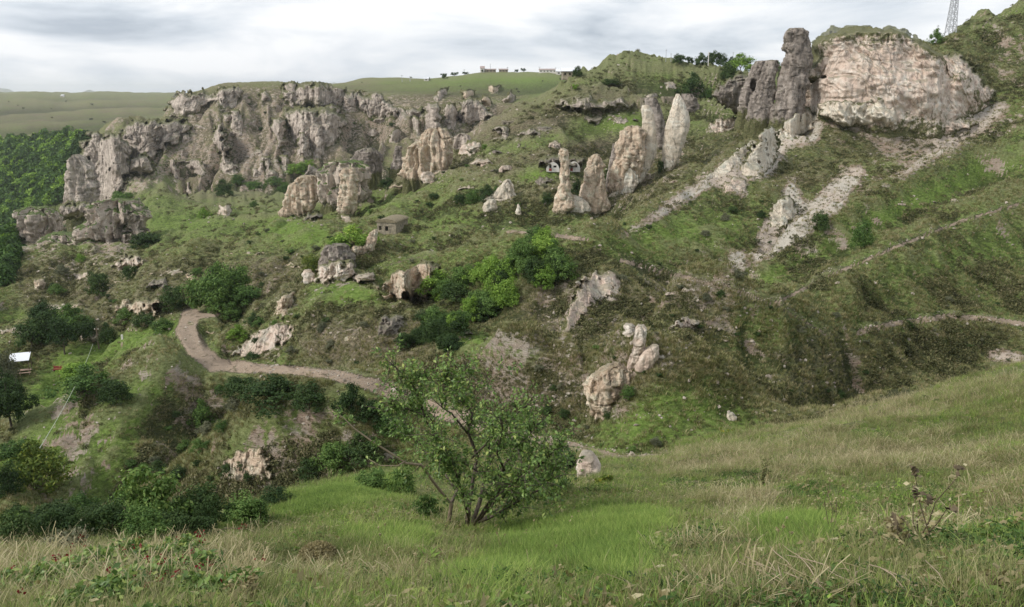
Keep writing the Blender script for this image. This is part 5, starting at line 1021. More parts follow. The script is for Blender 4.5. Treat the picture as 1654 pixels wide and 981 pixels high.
for x0, y0, x1, y1, n, s0, s1, mats, lb, gp in [
  (60,440,480,560,36,8,22,[Dk,L_,Gr],'small shrub among the terraces left of the round tree','shrubs of the left terraces'),
  (160,620,420,820,34,12,34,[Dk,Gr,L_],'low shrub on the shaded bank under the dirt track','shrubs of the shaded bank'),
  (660,240,1050,340,36,4,10,[Dk,Gr,L_],'small shrub on the cave terraces','shrubs of the cave terraces'),
  (300,150,700,300,34,3,9,[Dk,L_],'small shrub on the far gorge wall','shrubs of the far gorge wall'),
  (1000,300,1250,560,30,6,16,[Dk,Gr],'low shrub on the slope under the white spur','shrubs under the white spur'),
  (760,560,1060,740,30,8,24,[Dk,Gr,L_],'low shrub on the brown banks above the path','shrubs of the brown banks'),
  (1150,480,1654,680,40,6,16,[Dk,Gr],'low shrub on the shaded right slope','shrubs of the right slope'),
  (400,330,700,440,26,5,14,[Dk,Gr,L_],'low shrub on the hummocks of the promontory','shrubs of the promontory'),
  (400,520,700,600,16,8,18,[Dk,Gr],'low shrub on the bank above the dirt track','shrubs above the track'),
  (0,160,260,210,10,2,6,[Gr],'tiny shrub on the far plateau slope','shrubs of the far plateau'),
  (560,125,960,150,8,2,5,[Gr],'tiny shrub on the far green hill','shrubs of the far green hill')]:
    for _ in range(n):
        x = _q.uniform(x0, x1); y = _q.uniform(y0, y1)
        if samp(mp_path, np.array(x), np.array(y)) > 0.1 or samp(mp_lush, np.array(x), np.array(y)) > 0.55: continue
        s = s0+(s1-s0)*_q.random()**2; B(x, y, s*1.3, s*0.8, mats[_q.integers(len(mats))], where(('tiny ' if s < 7 else 'low ' if s < 14 else 'rounded ')+'shrub', x, y), 'shrub', group=gp, kind='shrub')
# skyline trees
for x, y, ww, h_, lb in [(1095,104,22,16,'leftmost tree of the skyline row on the round hill'),(1110,104,16,12,'small tree in the skyline row left of the white pole'),(1128,106,26,18,'grey green tree in the skyline row by the masts'),
   (1150,106,26,22,'tallest tree of the skyline row beside the white pole'),(1166,106,20,18,'tree at the right end of the skyline row'),(1180,108,18,14,'small tree between the skyline row and the bright bush'),
   (717,128,12,10,'round dark tree at the left of the far village'),(733,122,14,6,'low tree line right of the round dark village tree'),(750,116,12,5,'small dark tree on the far skyline ridge'),
   (779,112,5,4,'small tree beside the far village houses'),(834,112,8,5,'small tree in the middle of the far village'),(845,113,9,6,'domed tree right of the middle of the far village'),
   (912,125,16,15,'dark tree hugging the white-roofed house on its left'),(930,125,18,16,'dark tree hugging the white-roofed house on its right'),(690,130,12,5,'tiny scrub at the left foot of the far green hill')]:
    B(x, y, ww, h_, V_DARK, lb, 'tree', kind='skyline_tree', tall=0.0)
# far wood in the gorge: reads as one mass
def wood(name, label, polys, n, s0, s1, mat, seed):
    r = np.random.default_rng(seed); vs = []; ts = []; nn = 0; m = 420; mm = blank()
    for p in polys: poly(mm, p, 1.0)
    k = 0
    while k < n:
        x = r.uniform(-6, 520); y = r.uniform(200, 480)
        if samp(mm, np.array(x), np.array(y)) < 0.5: continue
        k += 1; p = hit(x, y); s = r.uniform(s0, s1)*min(1, p[1]/420); hh_ = s*r.uniform(0.8, 1.25)
        d = r.normal(size=(m, 3)); d /= np.linalg.norm(d, axis=1)[:, None]; d[:, 2] = np.abs(d[:, 2])*1.0-0.15
        rad = 0.85+0.25*noise3(d[:, 0]*2.2+k, d[:, 1]*2.2, d[:, 2]*2.2); c = d*rad[:, None]*(r.random(m)**0.25)[:, None]
        v, t = leaf_quads(c*np.array([s*.55, s*.55, hh_*.8])+p+np.array([0, 0, hh_*.15]), d, s*0.115, r=r)
        vs.append(v); ts.append(t+nn); nn += len(v)
    o = add(name, mesh_np(name, np.concatenate(vs), None, np.concatenate(ts), False), mat, kind='stuff'); o['label'] = label
WP = [[(-6,238),(60,228),(120,222),(150,240),(108,262),(108,330),(60,335),(28,350),(24,400),(20,440),(-6,470)]]
wood('far_wood', 'dense broadleaf wood filling the gorge at the far left', WP, 330, 7, 13, V_LEAF, 1)
wood('far_wood', 'brighter green crowns mixed through the wood at the far left', WP, 170, 7, 12, V_BRIGHT, 2)
wood('far_wood', 'dark crowns mixed through the wood at the far left', WP, 170, 6, 12, V_DARK, 3)

# ------------------------------------------------------------------ scattered grass and scrub (geometry nodes on real ground points)
def tuft(name, nb, h0, h1, wd, spread, lean, mat, seed, seg=3, heads=0.0, flat=False):
    r = np.random.default_rng(seed); vs = []; q = []; n = 0
    for i in range(nb):
        a = r.uniform(0, 2*pi); rr = spread*r.random()**0.6; b = np.array([cos(a)*rr, sin(a)*rr, -0.02]); a2 = a+r.uniform(-1.2, 1.2)
        hgt = r.uniform(h0, h1); ln = lean*r.uniform(0.2, 1.0)*hgt; side = np.array([-sin(a2+r.uniform(-1, 1)), cos(a2), 0])*wd*r.uniform(.6, 1.3)
        for s in range(seg+1):
            t = s/seg; c = b+np.array([cos(a2)*ln*t*t, sin(a2)*ln*t*t, hgt*(t-0.25*lean*t*t)]); ww = (1-t)**0.6*0.5+0.03
            if heads and t > 0.7 and i < nb*heads: ww = 1.1
            vs += [c-side*ww, c+side*ww]
            if s: q.append([n+2*s-2, n+2*s-1, n+2*s+1, n+2*s])
        n += 2*(seg+1)
    me = mesh_np(name, vs, q, None, True); me.materials.append(mat)
    return bpy.data.objects.new(name, me)
def clump(name, nl, R0, hgt, size, mat, seed):
    r = np.random.default_rng(seed); d = r.normal(size=(nl, 3)); d /= np.linalg.norm(d, axis=1)[:, None]; d[:, 2] = np.abs(d[:, 2])
    c = d*(r.random(nl)**0.4)[:, None]*np.array([R0, R0, hgt]); v, t = leaf_quads(c, d, size, 0.3, 2.2, r=r)
    me = mesh_np(name, v, None, t, False); me.materials.append(mat); return bpy.data.objects.new(name, me)
def scatter(name, label, pts, sc, protos, rand=0):
    col = bpy.data.collections.new(name+'_sources')
    for p in protos: col.objects.link(p)
    me = bpy.data.meshes.new(name); me.vertices.add(len(pts)); me.vertices.foreach_set('co', np.asarray(pts, np.float32).ravel())
    r = np.random.default_rng(rand)
    a = me.attributes.new('sc', 'FLOAT', 'POINT'); a.data.foreach_set('value', np.asarray(sc, np.float32))
    a = me.attributes.new('rz', 'FLOAT', 'POINT'); a.data.foreach_set('value', r.uniform(0, 6.28, len(pts)).astype(np.float32))
    a = me.attributes.new('ix', 'INT', 'POINT'); a.data.foreach_set('value', r.integers(0, len(protos), len(pts)).astype(np.int32))
    o = add(name, me, kind='stuff'); o['label'] = label
    ng = bpy.data.node_groups.new(name, 'GeometryNodeTree')
    ng.interface.new_socket('Geometry', in_out='INPUT', socket_type='NodeSocketGeometry'); ng.interface.new_socket('Geometry', in_out='OUTPUT', socket_type='NodeSocketGeometry')
    N = ng.nodes.new; gi = N('NodeGroupInput'); go = N('NodeGroupOutput'); ip = N('GeometryNodeInstanceOnPoints'); ci = N('GeometryNodeCollectionInfo')
    ci.inputs['Collection'].default_value = col; ci.inputs['Separate Children'].default_value = True; ci.inputs['Reset Children'].default_value = True
    def na(nm, ty): x = N('GeometryNodeInputNamedAttribute'); x.data_type = ty; x.inputs['Name'].default_value = nm; return x.outputs['Attribute']
    cx = N('ShaderNodeCombineXYZ'); ng.links.new(na('rz', 'FLOAT'), cx.inputs[2])
    ng.links.new(gi.outputs[0], ip.inputs['Points']); ng.links.new(ci.outputs[0], ip.inputs['Instance']); ip.inputs['Pick Instance'].default_value = True
    ng.links.new(na('ix', 'INT'), ip.inputs['Instance Index']); ng.links.new(cx.outputs[0], ip.inputs['Rotation'])
    cs = N('ShaderNodeCombineXYZ'); s_ = na('sc', 'FLOAT')
    for k in range(3): ng.links.new(s_, cs.inputs[k])
    ng.links.new(cs.outputs[0], ip.inputs['Scale']); ng.links.new(ip.outputs[0], go.inputs[0])
    md = o.modifiers.new('scatter', 'NODES'); md.node_group = ng
    return o
# candidate points: random cells of the ground grid
def cells(n, d0, d1, wfun, seed, x0=-150, x1=1800, big=False):
    if d0 < 5: x0, x1, n = -450, 2250, int(n*1.25)
    r = np.random.default_rng(seed)
    cs_ = np.where((gx > x0) & (gx < x1))[0][:-1]; rows = np.where((GY[:, NC//2] > d0*0.8) & (GY[:, NC//2] < d1*1.3))[0][:-1]
    # area on the screen of every cell drives the density, with a floor for cells seen edge-on
    sub = np.ix_(rows, cs_)
    dpy = np.abs(SPY[rows+1][:, cs_]-SPY[sub]); dpx = (gx[cs_+1]-gx[cs_])[None]
    ok = (GY[sub] > d0) & (GY[sub] < d1) & (SPY[sub] <= ENV[sub]+14) & (SPY[sub] > -30)
    w = np.minimum(dpy, 8)*dpx*ok*wfun(GY[sub], samp(mp_rock, SPX[sub], SPY[sub]), samp(mp_lush, SPX[sub], SPY[sub]), samp(mp_path, SPX[sub], SPY[sub])*(GY[sub] > 36), samp(mp_dry, SPX[sub], SPY[sub]), hol[sub])
    cw = np.cumsum(w.ravel()); k = np.searchsorted(cw, r.random(n)*cw[-1]); i = rows[k//len(cs_)]; j = cs_[k % len(cs_)]
    u, v = r.random(n), r.random(n)
    def q(A): return (A[i, j]*(1-u)+A[i, j+1]*u)*(1-v) + (A[i+1, j]*(1-u)+A[i+1, j+1]*u)*v
    return np.stack([q(GX), q(GY), q(GZ)], 1), r
def C01(x): return np.clip(x, 0, 1)
p, r = cells(48000, 34, 330, lambda d, ro, lu, pa, dr, ho: (1-C01(pa*3))*(1-0.97*C01(lu*1.5))*(1-0.6*C01(ro))*(0.25+1.2*C01(ho*1.6-0.4)), 31)
nmod = 1.25*C01(0.45+1.6*fbm2(p[:, 0]/7, p[:, 1]/7, 3, 5)); kk_ = nmod > 0.18; p = p[kk_]; nmod = nmod[kk_]
scatter('scrub', 'low scrub and weeds covering the valley slopes', p, nmod*(0.55+p[:, 1]/320)*r.uniform(.5, 1.35, len(p)), [clump('scrub_clump', 46, .42, .34, .10, V_SCRUB, s) for s in (1, 2, 3)], 1)
p, r = cells(70000, 30, 200, lambda d, ro, lu, pa, dr, ho: (1-C01(pa*3))*(1-0.93*C01(lu*1.4))*(1-0.5*C01(ro))*(0.3+C01(1-ho)), 32)
scatter('slope_grass', 'rough grass tussocks on the valley slopes', p, (0.6+p[:, 1]/260)*r.uniform(.5, 1.3, len(p)), [tuft('tussock', 16, .18, .42, .035, .2, .8, m_, s, 2) for s, m_ in ((1, V_MIX), (2, V_MIX), (3, V_DRY))], 2)
wn_ = lambda d: (d/9.0)**0.9
patch = lambda d: 1
p, r = cells(26000, 2.0, 42, lambda d, ro, lu, pa, dr, ho: wn_(d)*(0.30+1.3*C01(lu)), 33)
scatter('green_grass', 'short green grass on the near hillside', p, r.uniform(.6, 1.4, len(p))*(0.75+p[:, 1]/30), [tuft('grass_tuft', 40, .03, .10, .0032, .10, .9, V_GRASS, s) for s in (4, 5, 6)], 3)
p, r = cells(26000, 2.2, 44, lambda d, ro, lu, pa, dr, ho: wn_(d)*(0.35+0.9*C01(dr))*(1-0.75*C01(lu)), 34)
k_ = fbm2(p[:, 0]/1.5, p[:, 1]/1.5, 3, 3) > -0.12; p = p[k_]
scatter('mixed_grass', 'knee-high olive grass on the near hillside', p, r.uniform(.5, 1.3, len(p))*(0.7+p[:, 1]/32), [tuft('grass_tuft', 32, .05, .17, .0028, .09, 1.0, V_MIX, s) for s in (7, 8, 9)], 4)
p, r = cells(24000, 2.2, 44, lambda d, ro, lu, pa, dr, ho: wn_(d)*(0.15+1.1*C01(dr))*(1-0.85*C01(lu)), 35)
k_ = fbm2(p[:, 0]/1.6+9, p[:, 1]/1.6, 3, 4)+1.2*(samp(mp_dry, *PROJ(p[:, 0], p[:, 1], p[:, 2]))-.5) > 0.0; p = p[k_]
scatter('dry_grass', 'straw-coloured dry grass stalks on the near hillside', p, r.uniform(.5, 1.25, len(p))*(0.7+p[:, 1]/34), [tuft('dry_tuft', 20, .07, .28, .0019, .10, 1.0, V_DRY, s, 4, 0.25) for s in (10, 11, 12)], 5)
p, r = cells(5000, 2.2, 30, lambda d, ro, lu, pa, dr, ho: wn_(d), 36)
scatter('ground_weeds', 'small broad-leaved weeds between the grass', p, r.uniform(.5, 1.4, len(p)), [clump('weed_rosette', 34, .07, .045, .015, m_, s) for s, m_ in ((1, V_LEAF), (2, V_BRIGHT), (3, V_GRASS))], 6)

p, r = cells(16000, 2.2, 30, lambda d, ro, lu, pa, dr, ho: wn_(d)*C01(lu-.25)**1.2, 37)
scatter('bright_grass', 'bright short grass of the green patches in the foreground', p, r.uniform(.6, 1.5, len(p))*(0.75+p[:, 1]/30), [tuft('bright_tuft', 40, .03, .09, .0036, .11, 1.0, V_LAWN, s) for s in (14, 15)], 7)
p, r = cells(9000, 2.2, 20, lambda d, ro, lu, pa, dr, ho: wn_(d)*1.0, 38)
qx, qy = PROJ(p[:, 0], p[:, 1], p[:, 2]); k_ = ((fbm2(p[:, 0]/1.1, p[:, 1]/1.1, 3, 44) > .38) | ((qx > 1350) & (qy > 860) & (r.random(len(p)) < .18))); p = p[k_]
scatter('dark_weeds', 'dark leafy weeds in the hollows of the near hillside', p, r.uniform(.6, 1.5, len(p)), [clump('weed_clump', 80, .10, .06, .010, V_LEAF, s) for s in (5, 6)] + [clump('weed_clump', 60, .08, .06, .010, V_DARK, 7)], 8)
p, r = cells(9000, 2.2, 24, lambda d, ro, lu, pa, dr, ho: wn_(d), 39)
scatter('leaf_litter', 'dead leaves and bits of straw lying in the grass', p, r.uniform(.5, 1.4, len(p)), [clump('litter', 10, .12, .03, .022, V_DRY, s) for s in (8, 9)], 9)

M_CH = rock_mat('rubble_stone', (0.30, 0.25, 0.20), (0.46, 0.40, 0.33), (0.64, 0.58, 0.50), (0.34, 0.28, 0.23), 2.0, 0.1)
def chip(seed):
    r = np.random.default_rng(seed); v = r.normal(size=(14, 3)); v /= np.linalg.norm(v, axis=1)[:, None]; v *= np.array([.5, .42, .34])*r.uniform(.75, 1.1, (14, 1))
    import bmesh
    bm = bmesh.new(); [bm.verts.new(q) for q in v]; bmesh.ops.convex_hull(bm, input=bm.verts); me = bpy.data.meshes.new('chip'); bm.to_mesh(me); bm.free()
    a = me.attributes.new('rim', 'FLOAT', 'POINT'); a.data.foreach_set('value', np.ones(len(me.vertices), np.float32)); me.materials.append(M_CH); return bpy.data.objects.new('chip', me)
HAL2 = np.clip(blur(HALO, 3), 0, 1)
p, r = cells(26000, 36, 330, lambda d, ro, lu, pa, dr, ho: 1.0 + 0*d, 40)
qx, qy = PROJ(p[:, 0], p[:, 1], p[:, 2]); wgt = np.maximum(samp(HAL2, qx, qy)*1.5, samp(mp_rock, qx, qy)*.9) + .05; k_ = r.random(len(p)) < wgt; p = p[k_]
scatter('rubble', 'loose rubble and chips of rock on bare soil below the outcrops', p, (.12+.5*r.random(len(p))**3)*(0.5+p[:, 1]/170), [chip(s) for s in (1, 2, 3)], 10)
p, r = cells(5000, 36, 130, lambda d, ro, lu, pa, dr, ho: pa + 0*d, 41)
scatter('track_stones', 'small stones lying on the dirt track', p, .07+.16*r.random(len(p))**2, [chip(s) for s in (4, 5)], 11)

# ------------------------------------------------------------------ the small tree in the foreground
def leaf_mesh_mat():
    m = NT('tree_leaf', 0.45, 0.4); ge = m.n('ShaderNodeNewGeometry')
    c = m.ramp(m.math('ADD', m.math('MULTIPLY', ge.outputs['Random Per Island'], 0.75), m.math('MULTIPLY', m.noise(m.pos(), 1.1, 2), 0.3)), [(0.1, (0.063, 0.121, 0.029)), (0.45, (0.138, 0.230, 0.053)), (0.75, (0.230, 0.345, 0.088)), (0.93, (0.414, 0.460, 0.132)), (1.0, (0.575, 0.414, 0.110))])
    m.col(c); t = m.n('ShaderNodeBsdfTranslucent'); m.l(c, t.inputs['Color']); x = m.n('ShaderNodeMixShader'); x.inputs[0].default_value = 0.3
    m.l(m.b.outputs[0], x.inputs[1]); m.l(t.outputs[0], x.inputs[2]); m.l(x.outputs[0], m.out.inputs['Surface']); return m.m
TLEAF = leaf_mesh_mat()
D0 = hit(735, 850)[1]
tp_ = hit(740, 850); tree = empty('small_tree', tp_, 'small many-stemmed green tree with a bare pale arm, alone on the near hillside', 'tree')
r = np.random.default_rng(77)
# limbs traced as pixels with their own distance offsets (m)
LIMBS = [([(722,852,0),(728,820,.1),(716,795,0),(700,775,-.1),(683,755,-.2),(655,745,-.3),(628,728,-.35),(600,708,-.4),(575,688,-.4),(555,672,-.45),(536,664,-.45)],0.024,'arm'),
 ([(724,850,0),(730,815,.2),(735,790,.3),(730,750,.4),(712,715,.5),(700,680,.55),(682,655,.6),(668,640,.6),(640,630,.5)],0.029,''),
 ([(712,715,.5),(690,680,.3),(675,640,.1),(655,612,0),(630,585,-.1)],0.014,''),
 ([(755,848,0),(760,815,0),(765,780,.1),(762,740,.2),(755,700,.2),(762,668,.2),(745,640,.1),(740,612,0)],0.034,''),
 ([(762,848,.1),(775,815,.3),(782,780,.5),(792,745,.6),(788,705,.7),(775,668,.8),(785,640,.8)],0.033,''),
 ([(768,848,0),(785,820,-.2),(800,795,-.4),(815,760,-.5),(832,730,-.6),(850,705,-.6),(868,685,-.6)],0.031,''),
 ([(785,820,-.2),(815,800,-.3),(845,775,-.5),(872,748,-.6),(898,722,-.7),(918,706,-.7)],0.022,''),
 ([(800,795,.4),(830,780,.8),(860,755,1.0),(880,725,1.2),(890,695,1.2)],0.020,''),
 ([(765,848,0),(800,830,-.3),(835,812,-.6),(868,790,-.8),(892,770,-.9)],.022,''),
 ([(768,848,.2),(805,822,.5),(845,800,.9),(885,770,1.1),(905,745,1.2)],.020,''),
 ([(766,846,-.1),(790,810,-.7),(825,780,-1.1),(855,760,-1.3)],.020,''),
 ([(758,840,0),(745,800,-.6),(738,770,-.9),(720,745,-1.1)],.018,''),
 ([(762,740,.2),(780,715,-.2),(806,690,-.5),(830,672,-.7),(850,655,-.8)],0.016,''),
 ([(755,700,.2),(730,672,-.3),(718,650,-.4),(726,620,-.4),(722,605,-.5)],0.014,''),
 ([(735,790,.3),(715,760,.8),(690,735,1.0),(668,710,1.1),(650,690,1.2)],0.016,''),
 ([(735,660,.5),(765,645,.3),(790,620,.1),(812,600,0),(824,584,0)],0.010,'arm'),
 ([(655,745,-.3),(640,755,-.5),(615,752,-.5),(596,742,-.5)],0.010,'arm'),
 ([(700,680,.55),(672,664,.2),(650,660,0),(630,650,-.1)],0.010,''),
 ([(770,760,.1),(745,745,-.7),(718,735,-1.0),(700,700,-1.2)],0.015,''),
 ([(790,745,.6),(815,720,1.1),(838,700,1.4),(860,670,1.5)],0.015,''),
 ([(815,760,-.5),(800,730,-1.0),(812,700,-1.2),(806,670,-1.3)],0.014,''),
 ([(675,640,.1),(668,615,.1),(690,592,.1)],0.007,''),
 ([(740,612,0),(756,600,0),(772,608,.1)],0.005,'')]
stems = []; bk = MB(); pk = MB()
for pts, r0, kd in LIMBS:
    w3 = np.array([V(x, y, D0+dd) for x, y, dd in pts])
    w3[1:-1] += r.normal(size=(len(w3)-2, 3))*0.02
    rr = np.linspace(r0, r0*0.22, len(w3)); (pk if kd else bk).tube(w3-tp_, rr, 7); stems.append((w3, rr, kd))
twp = []; 
for w3, rr, kd in stems:
    n = len(w3); L_len = np.linalg.norm(np.diff(w3, axis=0), axis=1).sum(); cnt = int(L_len*(21 if not kd else 4))
    for _ in range(cnt):
        t = r.uniform(0.30 if not kd else 0.05, 1.0)*(n-1.001); i = int(t); q = w3[i]+(w3[i+1]-w3[i])*(t-i); dirn = (w3[i+1]-w3[i]); dirn /= np.linalg.norm(dirn)
        o = r.normal(size=3); o[2] += 0.25; o /= np.linalg.norm(o); v = dirn*0.6+o; v /= np.linalg.norm(v); ln = r.uniform(.12, .42)*(1.0 if not kd else 0.7)
        p1 = q+v*ln*.5+r.normal(size=3)*.02; p2 = q+v*ln+r.normal(size=3)*.04+np.array([0, 0, -.02])
        bk.tube(np.array([q, p1, p2])-tp_, [.006, .004, .0015], 4); twp.append((q, p1, p2))
        if r.random() < .6:
            o2 = r.normal(size=3); o2 /= np.linalg.norm(o2); p3 = p1+o2*ln*.5; bk.tube(np.array([p1, (p1+p3)/2, p3])-tp_, [.003, .002, .001], 3); twp.append((p1, (p1+p3)/2, p3))
bk.build('trunk', BARK, tree, smooth=True); pk.build('bare_arm', TWIG, tree, smooth=True)
# leaves: folded pointed blades of four triangles
lc = []; ld_ = []
for (q, p1, p2) in twp:
    k = r.integers(9, 20)
    for _ in range(k):
        t = r.uniform(.15, 1.08); base_ = q*(1-t)+p2*t if t > .5 else q*(1-t*1)+p1*t
        lc.append(base_+r.normal(size=3)*.025); ld_.append(p2-q)
lc = np.array(lc)-tp_; ld_ = np.array(ld_); ld_ /= np.linalg.norm(ld_, axis=1)[:, None]
n = len(lc); t = ld_+r.normal(size=(n, 3))*.9+np.array([0, 0, -.25]); t /= np.linalg.norm(t, axis=1)[:, None]
nn_ = np.cross(t, r.normal(size=(n, 3))); nn_ += np.array([0, 0, .7]); nn_ -= t*(nn_*t).sum(1)[:, None]; nn_ /= np.linalg.norm(nn_, axis=1)[:, None]; bb = np.cross(nn_, t)
s = r.uniform(.032, .068, n)[:, None]
vv = np.stack([lc, lc+t*s*.45+bb*s*.27+nn_*s*.08, lc+t*s*1.0-nn_*s*.12, lc+t*s*.45-bb*s*.27+nn_*s*.08, lc+t*s*.5], 1).reshape(-1, 3); i5 = np.arange(n)*5
add('leaves', mesh_np('leaves', vv, None, np.concatenate([np.stack([i5, i5+1, i5+4], 1), np.stack([i5+1, i5+2, i5+4], 1), np.stack([i5, i5+4, i5+3], 1), np.stack([i5+4, i5+2, i5+3], 1)]), False), TLEAF, tree)

# ------------------------------------------------------------------ bramble with red leaf clusters, bottom left
def stem_plant(name, px, py, label, cat, hpx, n, mat, spreadpx, r0=.004, seed=0, leafmat=None, nleaf=0, lsize=.03, curl=.3, heads=None, group=None, headsize=.02, d=None):
    p = hit(px, py) if d is None else V(px, py, d); D_ = p[1]; q = np.random.default_rng(seed+int(px)); e = empty(name, p, label, cat, group)
    m = MB(); tips = []; pp = []
    for _ in range(n):
        a = q.uniform(0, 2*pi); R_ = spreadpx*D_/F*q.uniform(.2, 1); hh_ = hpx*D_/F*q.uniform(.5, 1.05)
        b0 = np.array([q.normal()*.02, q.normal()*.02, -.03]); pts = [b0]
        for t in (.3, .6, .85, 1.0): pts.append(b0+np.array([cos(a)*R_*t**1.3, sin(a)*R_*t**1.3, hh_*(t-curl*t*t)])+q.normal(size=3)*.012*hh_*3)
        pts = np.array(pts); m.tube(pts, np.linspace(r0, r0*.35, 5), 4); tips.append(pts[-1]); pp.append(pts)
    m.build('stem', mat, e, smooth=True)
    if leafmat is not None:
        k = q.integers(0, len(pp), nleaf); c = []
        for i in k:
            t = q.uniform(.6, 3.99); j = int(t); c.append(pp[i][j]*(1-t+j)+pp[i][j+1]*(t-j)+q.normal(size=3)*lsize*.8)
        v, t = leaf_quads(np.array(c), np.zeros((len(c), 3)), lsize, .6, 1.6, .06, q); add('leaves', mesh_np('leaves', v, None, t, False), leafmat, e)
    if heads is not None:
        for tp1 in tips:
            c = np.repeat(tp1[None], 12, 0); c = c+q.normal(size=c.shape)*headsize*.4; v, t = leaf_quads(c, q.normal(size=c.shape), headsize, .2, 1.4, 0, q)
            add('seed_head', mesh_np('seed_head', v, None, t, False), heads, e)
    return e
BR = [(60,950,'low bramble clump at the very left bottom'),(130,925,'bramble clump left of the reddest leaves'),(205,905,'bramble clump behind the reddest leaves'),(235,950,'bramble clump with the most crimson leaves'),(300,930,'bramble clump right of the reddest leaves'),(150,975,'bramble clump at the bottom edge near the left corner'),(340,960,'bramble clump at the bottom edge left of the straw stalks'),(280,900,'small bramble clump at the crest above the red leaves')]
for i, (x, y, lb) in enumerate(BR):
    e = stem_plant('bramble', x, y+14, lb, 'bramble', 86, 40, DTWIG, 84, .003, i, TLEAF, 4200, .023, .62)
    q = np.random.default_rng(i+50); p = np.array(e.location); D_ = p[1]; k = [4, 7, 8, 16, 7, 4, 3, 5][i]
    c = np.stack([q.normal(size=k)*42*D_/F, q.normal(size=k)*.12, (18+q.random(k)*44)*D_/F], 1); 
    for c1 in c:
        c2 = c1[None]+q.normal(size=(8, 3))*.011; v, t = leaf_quads(c2, q.normal(size=c2.shape), .012, .5, 1.3, 0, q); add('red_leaf_cluster', mesh_np('red_leaf_cluster', v, None, t, False), V_RED, e)
e = empty('arching_cane', hit(330, 872), 'single bare reddish cane arching over the bramble', 'cane'); m = MB(); dd = e.location[1]; o_ = np.array(e.location)
m.tube([V(325, 876, dd)-o_, V(335, 866, dd)-o_, V(352, 857, dd)-o_, V(372, 853, dd+.1)-o_, V(398, 855, dd+.2)-o_, V(415, 861, dd+.3)-o_], [.006, .006, .005, .005, .004, .002], 6); m.build('stem', DTWIG, e)
# ------------------------------------------------------------------ dry stalks and weeds of the near hillside
stem_plant('dry_weed', 400, 985, 'bundle of straw-brown seed stalks at the bottom edge right of the bramble', 'weed', 92, 22, V_DRY, 30, .003, 1, V_DRY, 700, .012, .1)
stem_plant('dry_weed', 425, 915, 'thin brown upright stalk near the dome-shaped tuft', 'weed', 70, 3, DTWIG, 8, .003, 2, V_DRY, 60, .012, .1)
stem_plant('dry_weed', 120, 895, 'twiggy pinkish grey shrub on the left crest', 'shrub', 58, 60, TWIG, 36, .0035, 3, V_GREY, 900, .03, .15)
stem_plant('dry_weed', 95, 885, 'grey green twiggy shrub left of the pinkish one', 'shrub', 36, 30, TWIG, 26, .0035, 4, V_GREY, 500, .03, .15)
stem_plant('thistle', 1478, 885, 'tall dead thistle leaning right with dark seed heads', 'thistle', 165, 5, DTWIG, 75, .0045, 5, V_DRY, 90, .02, .05, DTWIG, headsize=.025)
stem_plant('thistle', 1452, 890, 'dead thistle with crumpled heads left of the tall leaning one', 'thistle', 80, 7, DTWIG, 40, .005, 6, V_DRY, 160, .025, .15, DTWIG, headsize=.02)
stem_plant('thistle', 1340, 860, 'thin dead thistle stalk by the bright grass patch', 'thistle', 110, 3, DTWIG, 26, .003, 7, None, 0, .01, .05, V_DRY, headsize=.012)
stem_plant('dry_weed', 1232, 785, 'single dark upright stalk on the near slope right of centre', 'weed', 70, 6, DTWIG, 14, .006, 8, V_MIX, 160, .03, .05)
stem_plant('dry_weed', 1190, 930, 'tall pale branching straw stalks left of the leafy clump', 'weed', 120, 9, V_DRY, 52, .003, 9, None, 0, .01, .1)
stem_plant('dry_weed', 1140, 960, 'pale broken straw stalk leaning left at the bottom', 'weed', 95, 5, V_DRY, 60, .003, 10, None, 0, .01, .1)
stem_plant('dry_weed', 1610, 955, 'brown withered weed heap in the bottom right corner', 'weed', 60, 40, DTWIG, 50, .004, 11, V_DRY, 500, .03, .4)
stem_plant('yellow_flower', 972, 782, 'small yellow flowering weed by the pale block', 'flower', 14, 14, V_GRASS, 12, .006, 12, None, 0, .01, .1, V_YEL, headsize=.06)
stem_plant('yellow_flower', 1172, 706, 'yellow flowering weed on the crest of the near slope', 'flower', 20, 10, V_GRASS, 14, .006, 13, None, 0, .01, .1, V_YEL, headsize=.05)
for i in range(26):
    x = _q.uniform(1000, 1654) if i % 3 else _q.uniform(420, 1000); y = _q.uniform(740, 960) if x > 1000 else _q.uniform(850, 960)
    if y > LP[3][col_of(x)] + 12: stem_plant('dry_weed', x, y, where('thin straw stalk', x, y), 'weed', _q.uniform(35, 80), 4, V_DRY, 22, .0025, 20+i, None, 0, .01, .08, V_DRY, 'loose straw stalks', headsize=.012)
for i in range(16):
    x = [1290, 1325, 1350, 1385, 1420, 1300, 1365, 1440, 1500, 1330, 1400, 1465, 1530, 1560, 1280, 1480][i]; y = [950, 960, 975, 965, 978, 985, 985, 970, 975, 935, 945, 955, 965, 985, 975, 985][i]
    stem_plant('fallen_stems', x, y, where('tangled fallen stems', x, y), 'dead stems', 70, 22, V_DRY if i % 2 else TWIG, 150, .0042, 60+i, None, 0, .01, .82, group='tangle of fallen stems')
for x, y, n, s, lb in [(1440, 850, 46, 46, 'dock plant with long fanned green leaves'), (1282, 905, 26, 26, 'small bright plant with rounded leaves above the fallen stems'), (1570, 900, 40, 44, 'dark green broad grass clump in the lower right'), (690, 905, 30, 30, 'bright leafy clump below the small tree')]:
    p = hit(x, y); m = tuft('leaves', n, .5*s*p[1]/F, 1.1*s*p[1]/F, .016*p[1]/3, .04, 1.3, V_BRIGHT if 'bright' in lb else V_GRASS, int(x), 5); me_ = m.data; bpy.data.objects.remove(m)
    e = empty('leafy_plant', p, lb, 'plant'); add('leaves', me_, None, e)
p = hit(512, 906); e = empty('dome_tuft', p, 'dome-shaped pale grey grass hummock in the foreground', 'grass tuft'); s = 34*p[1]/F
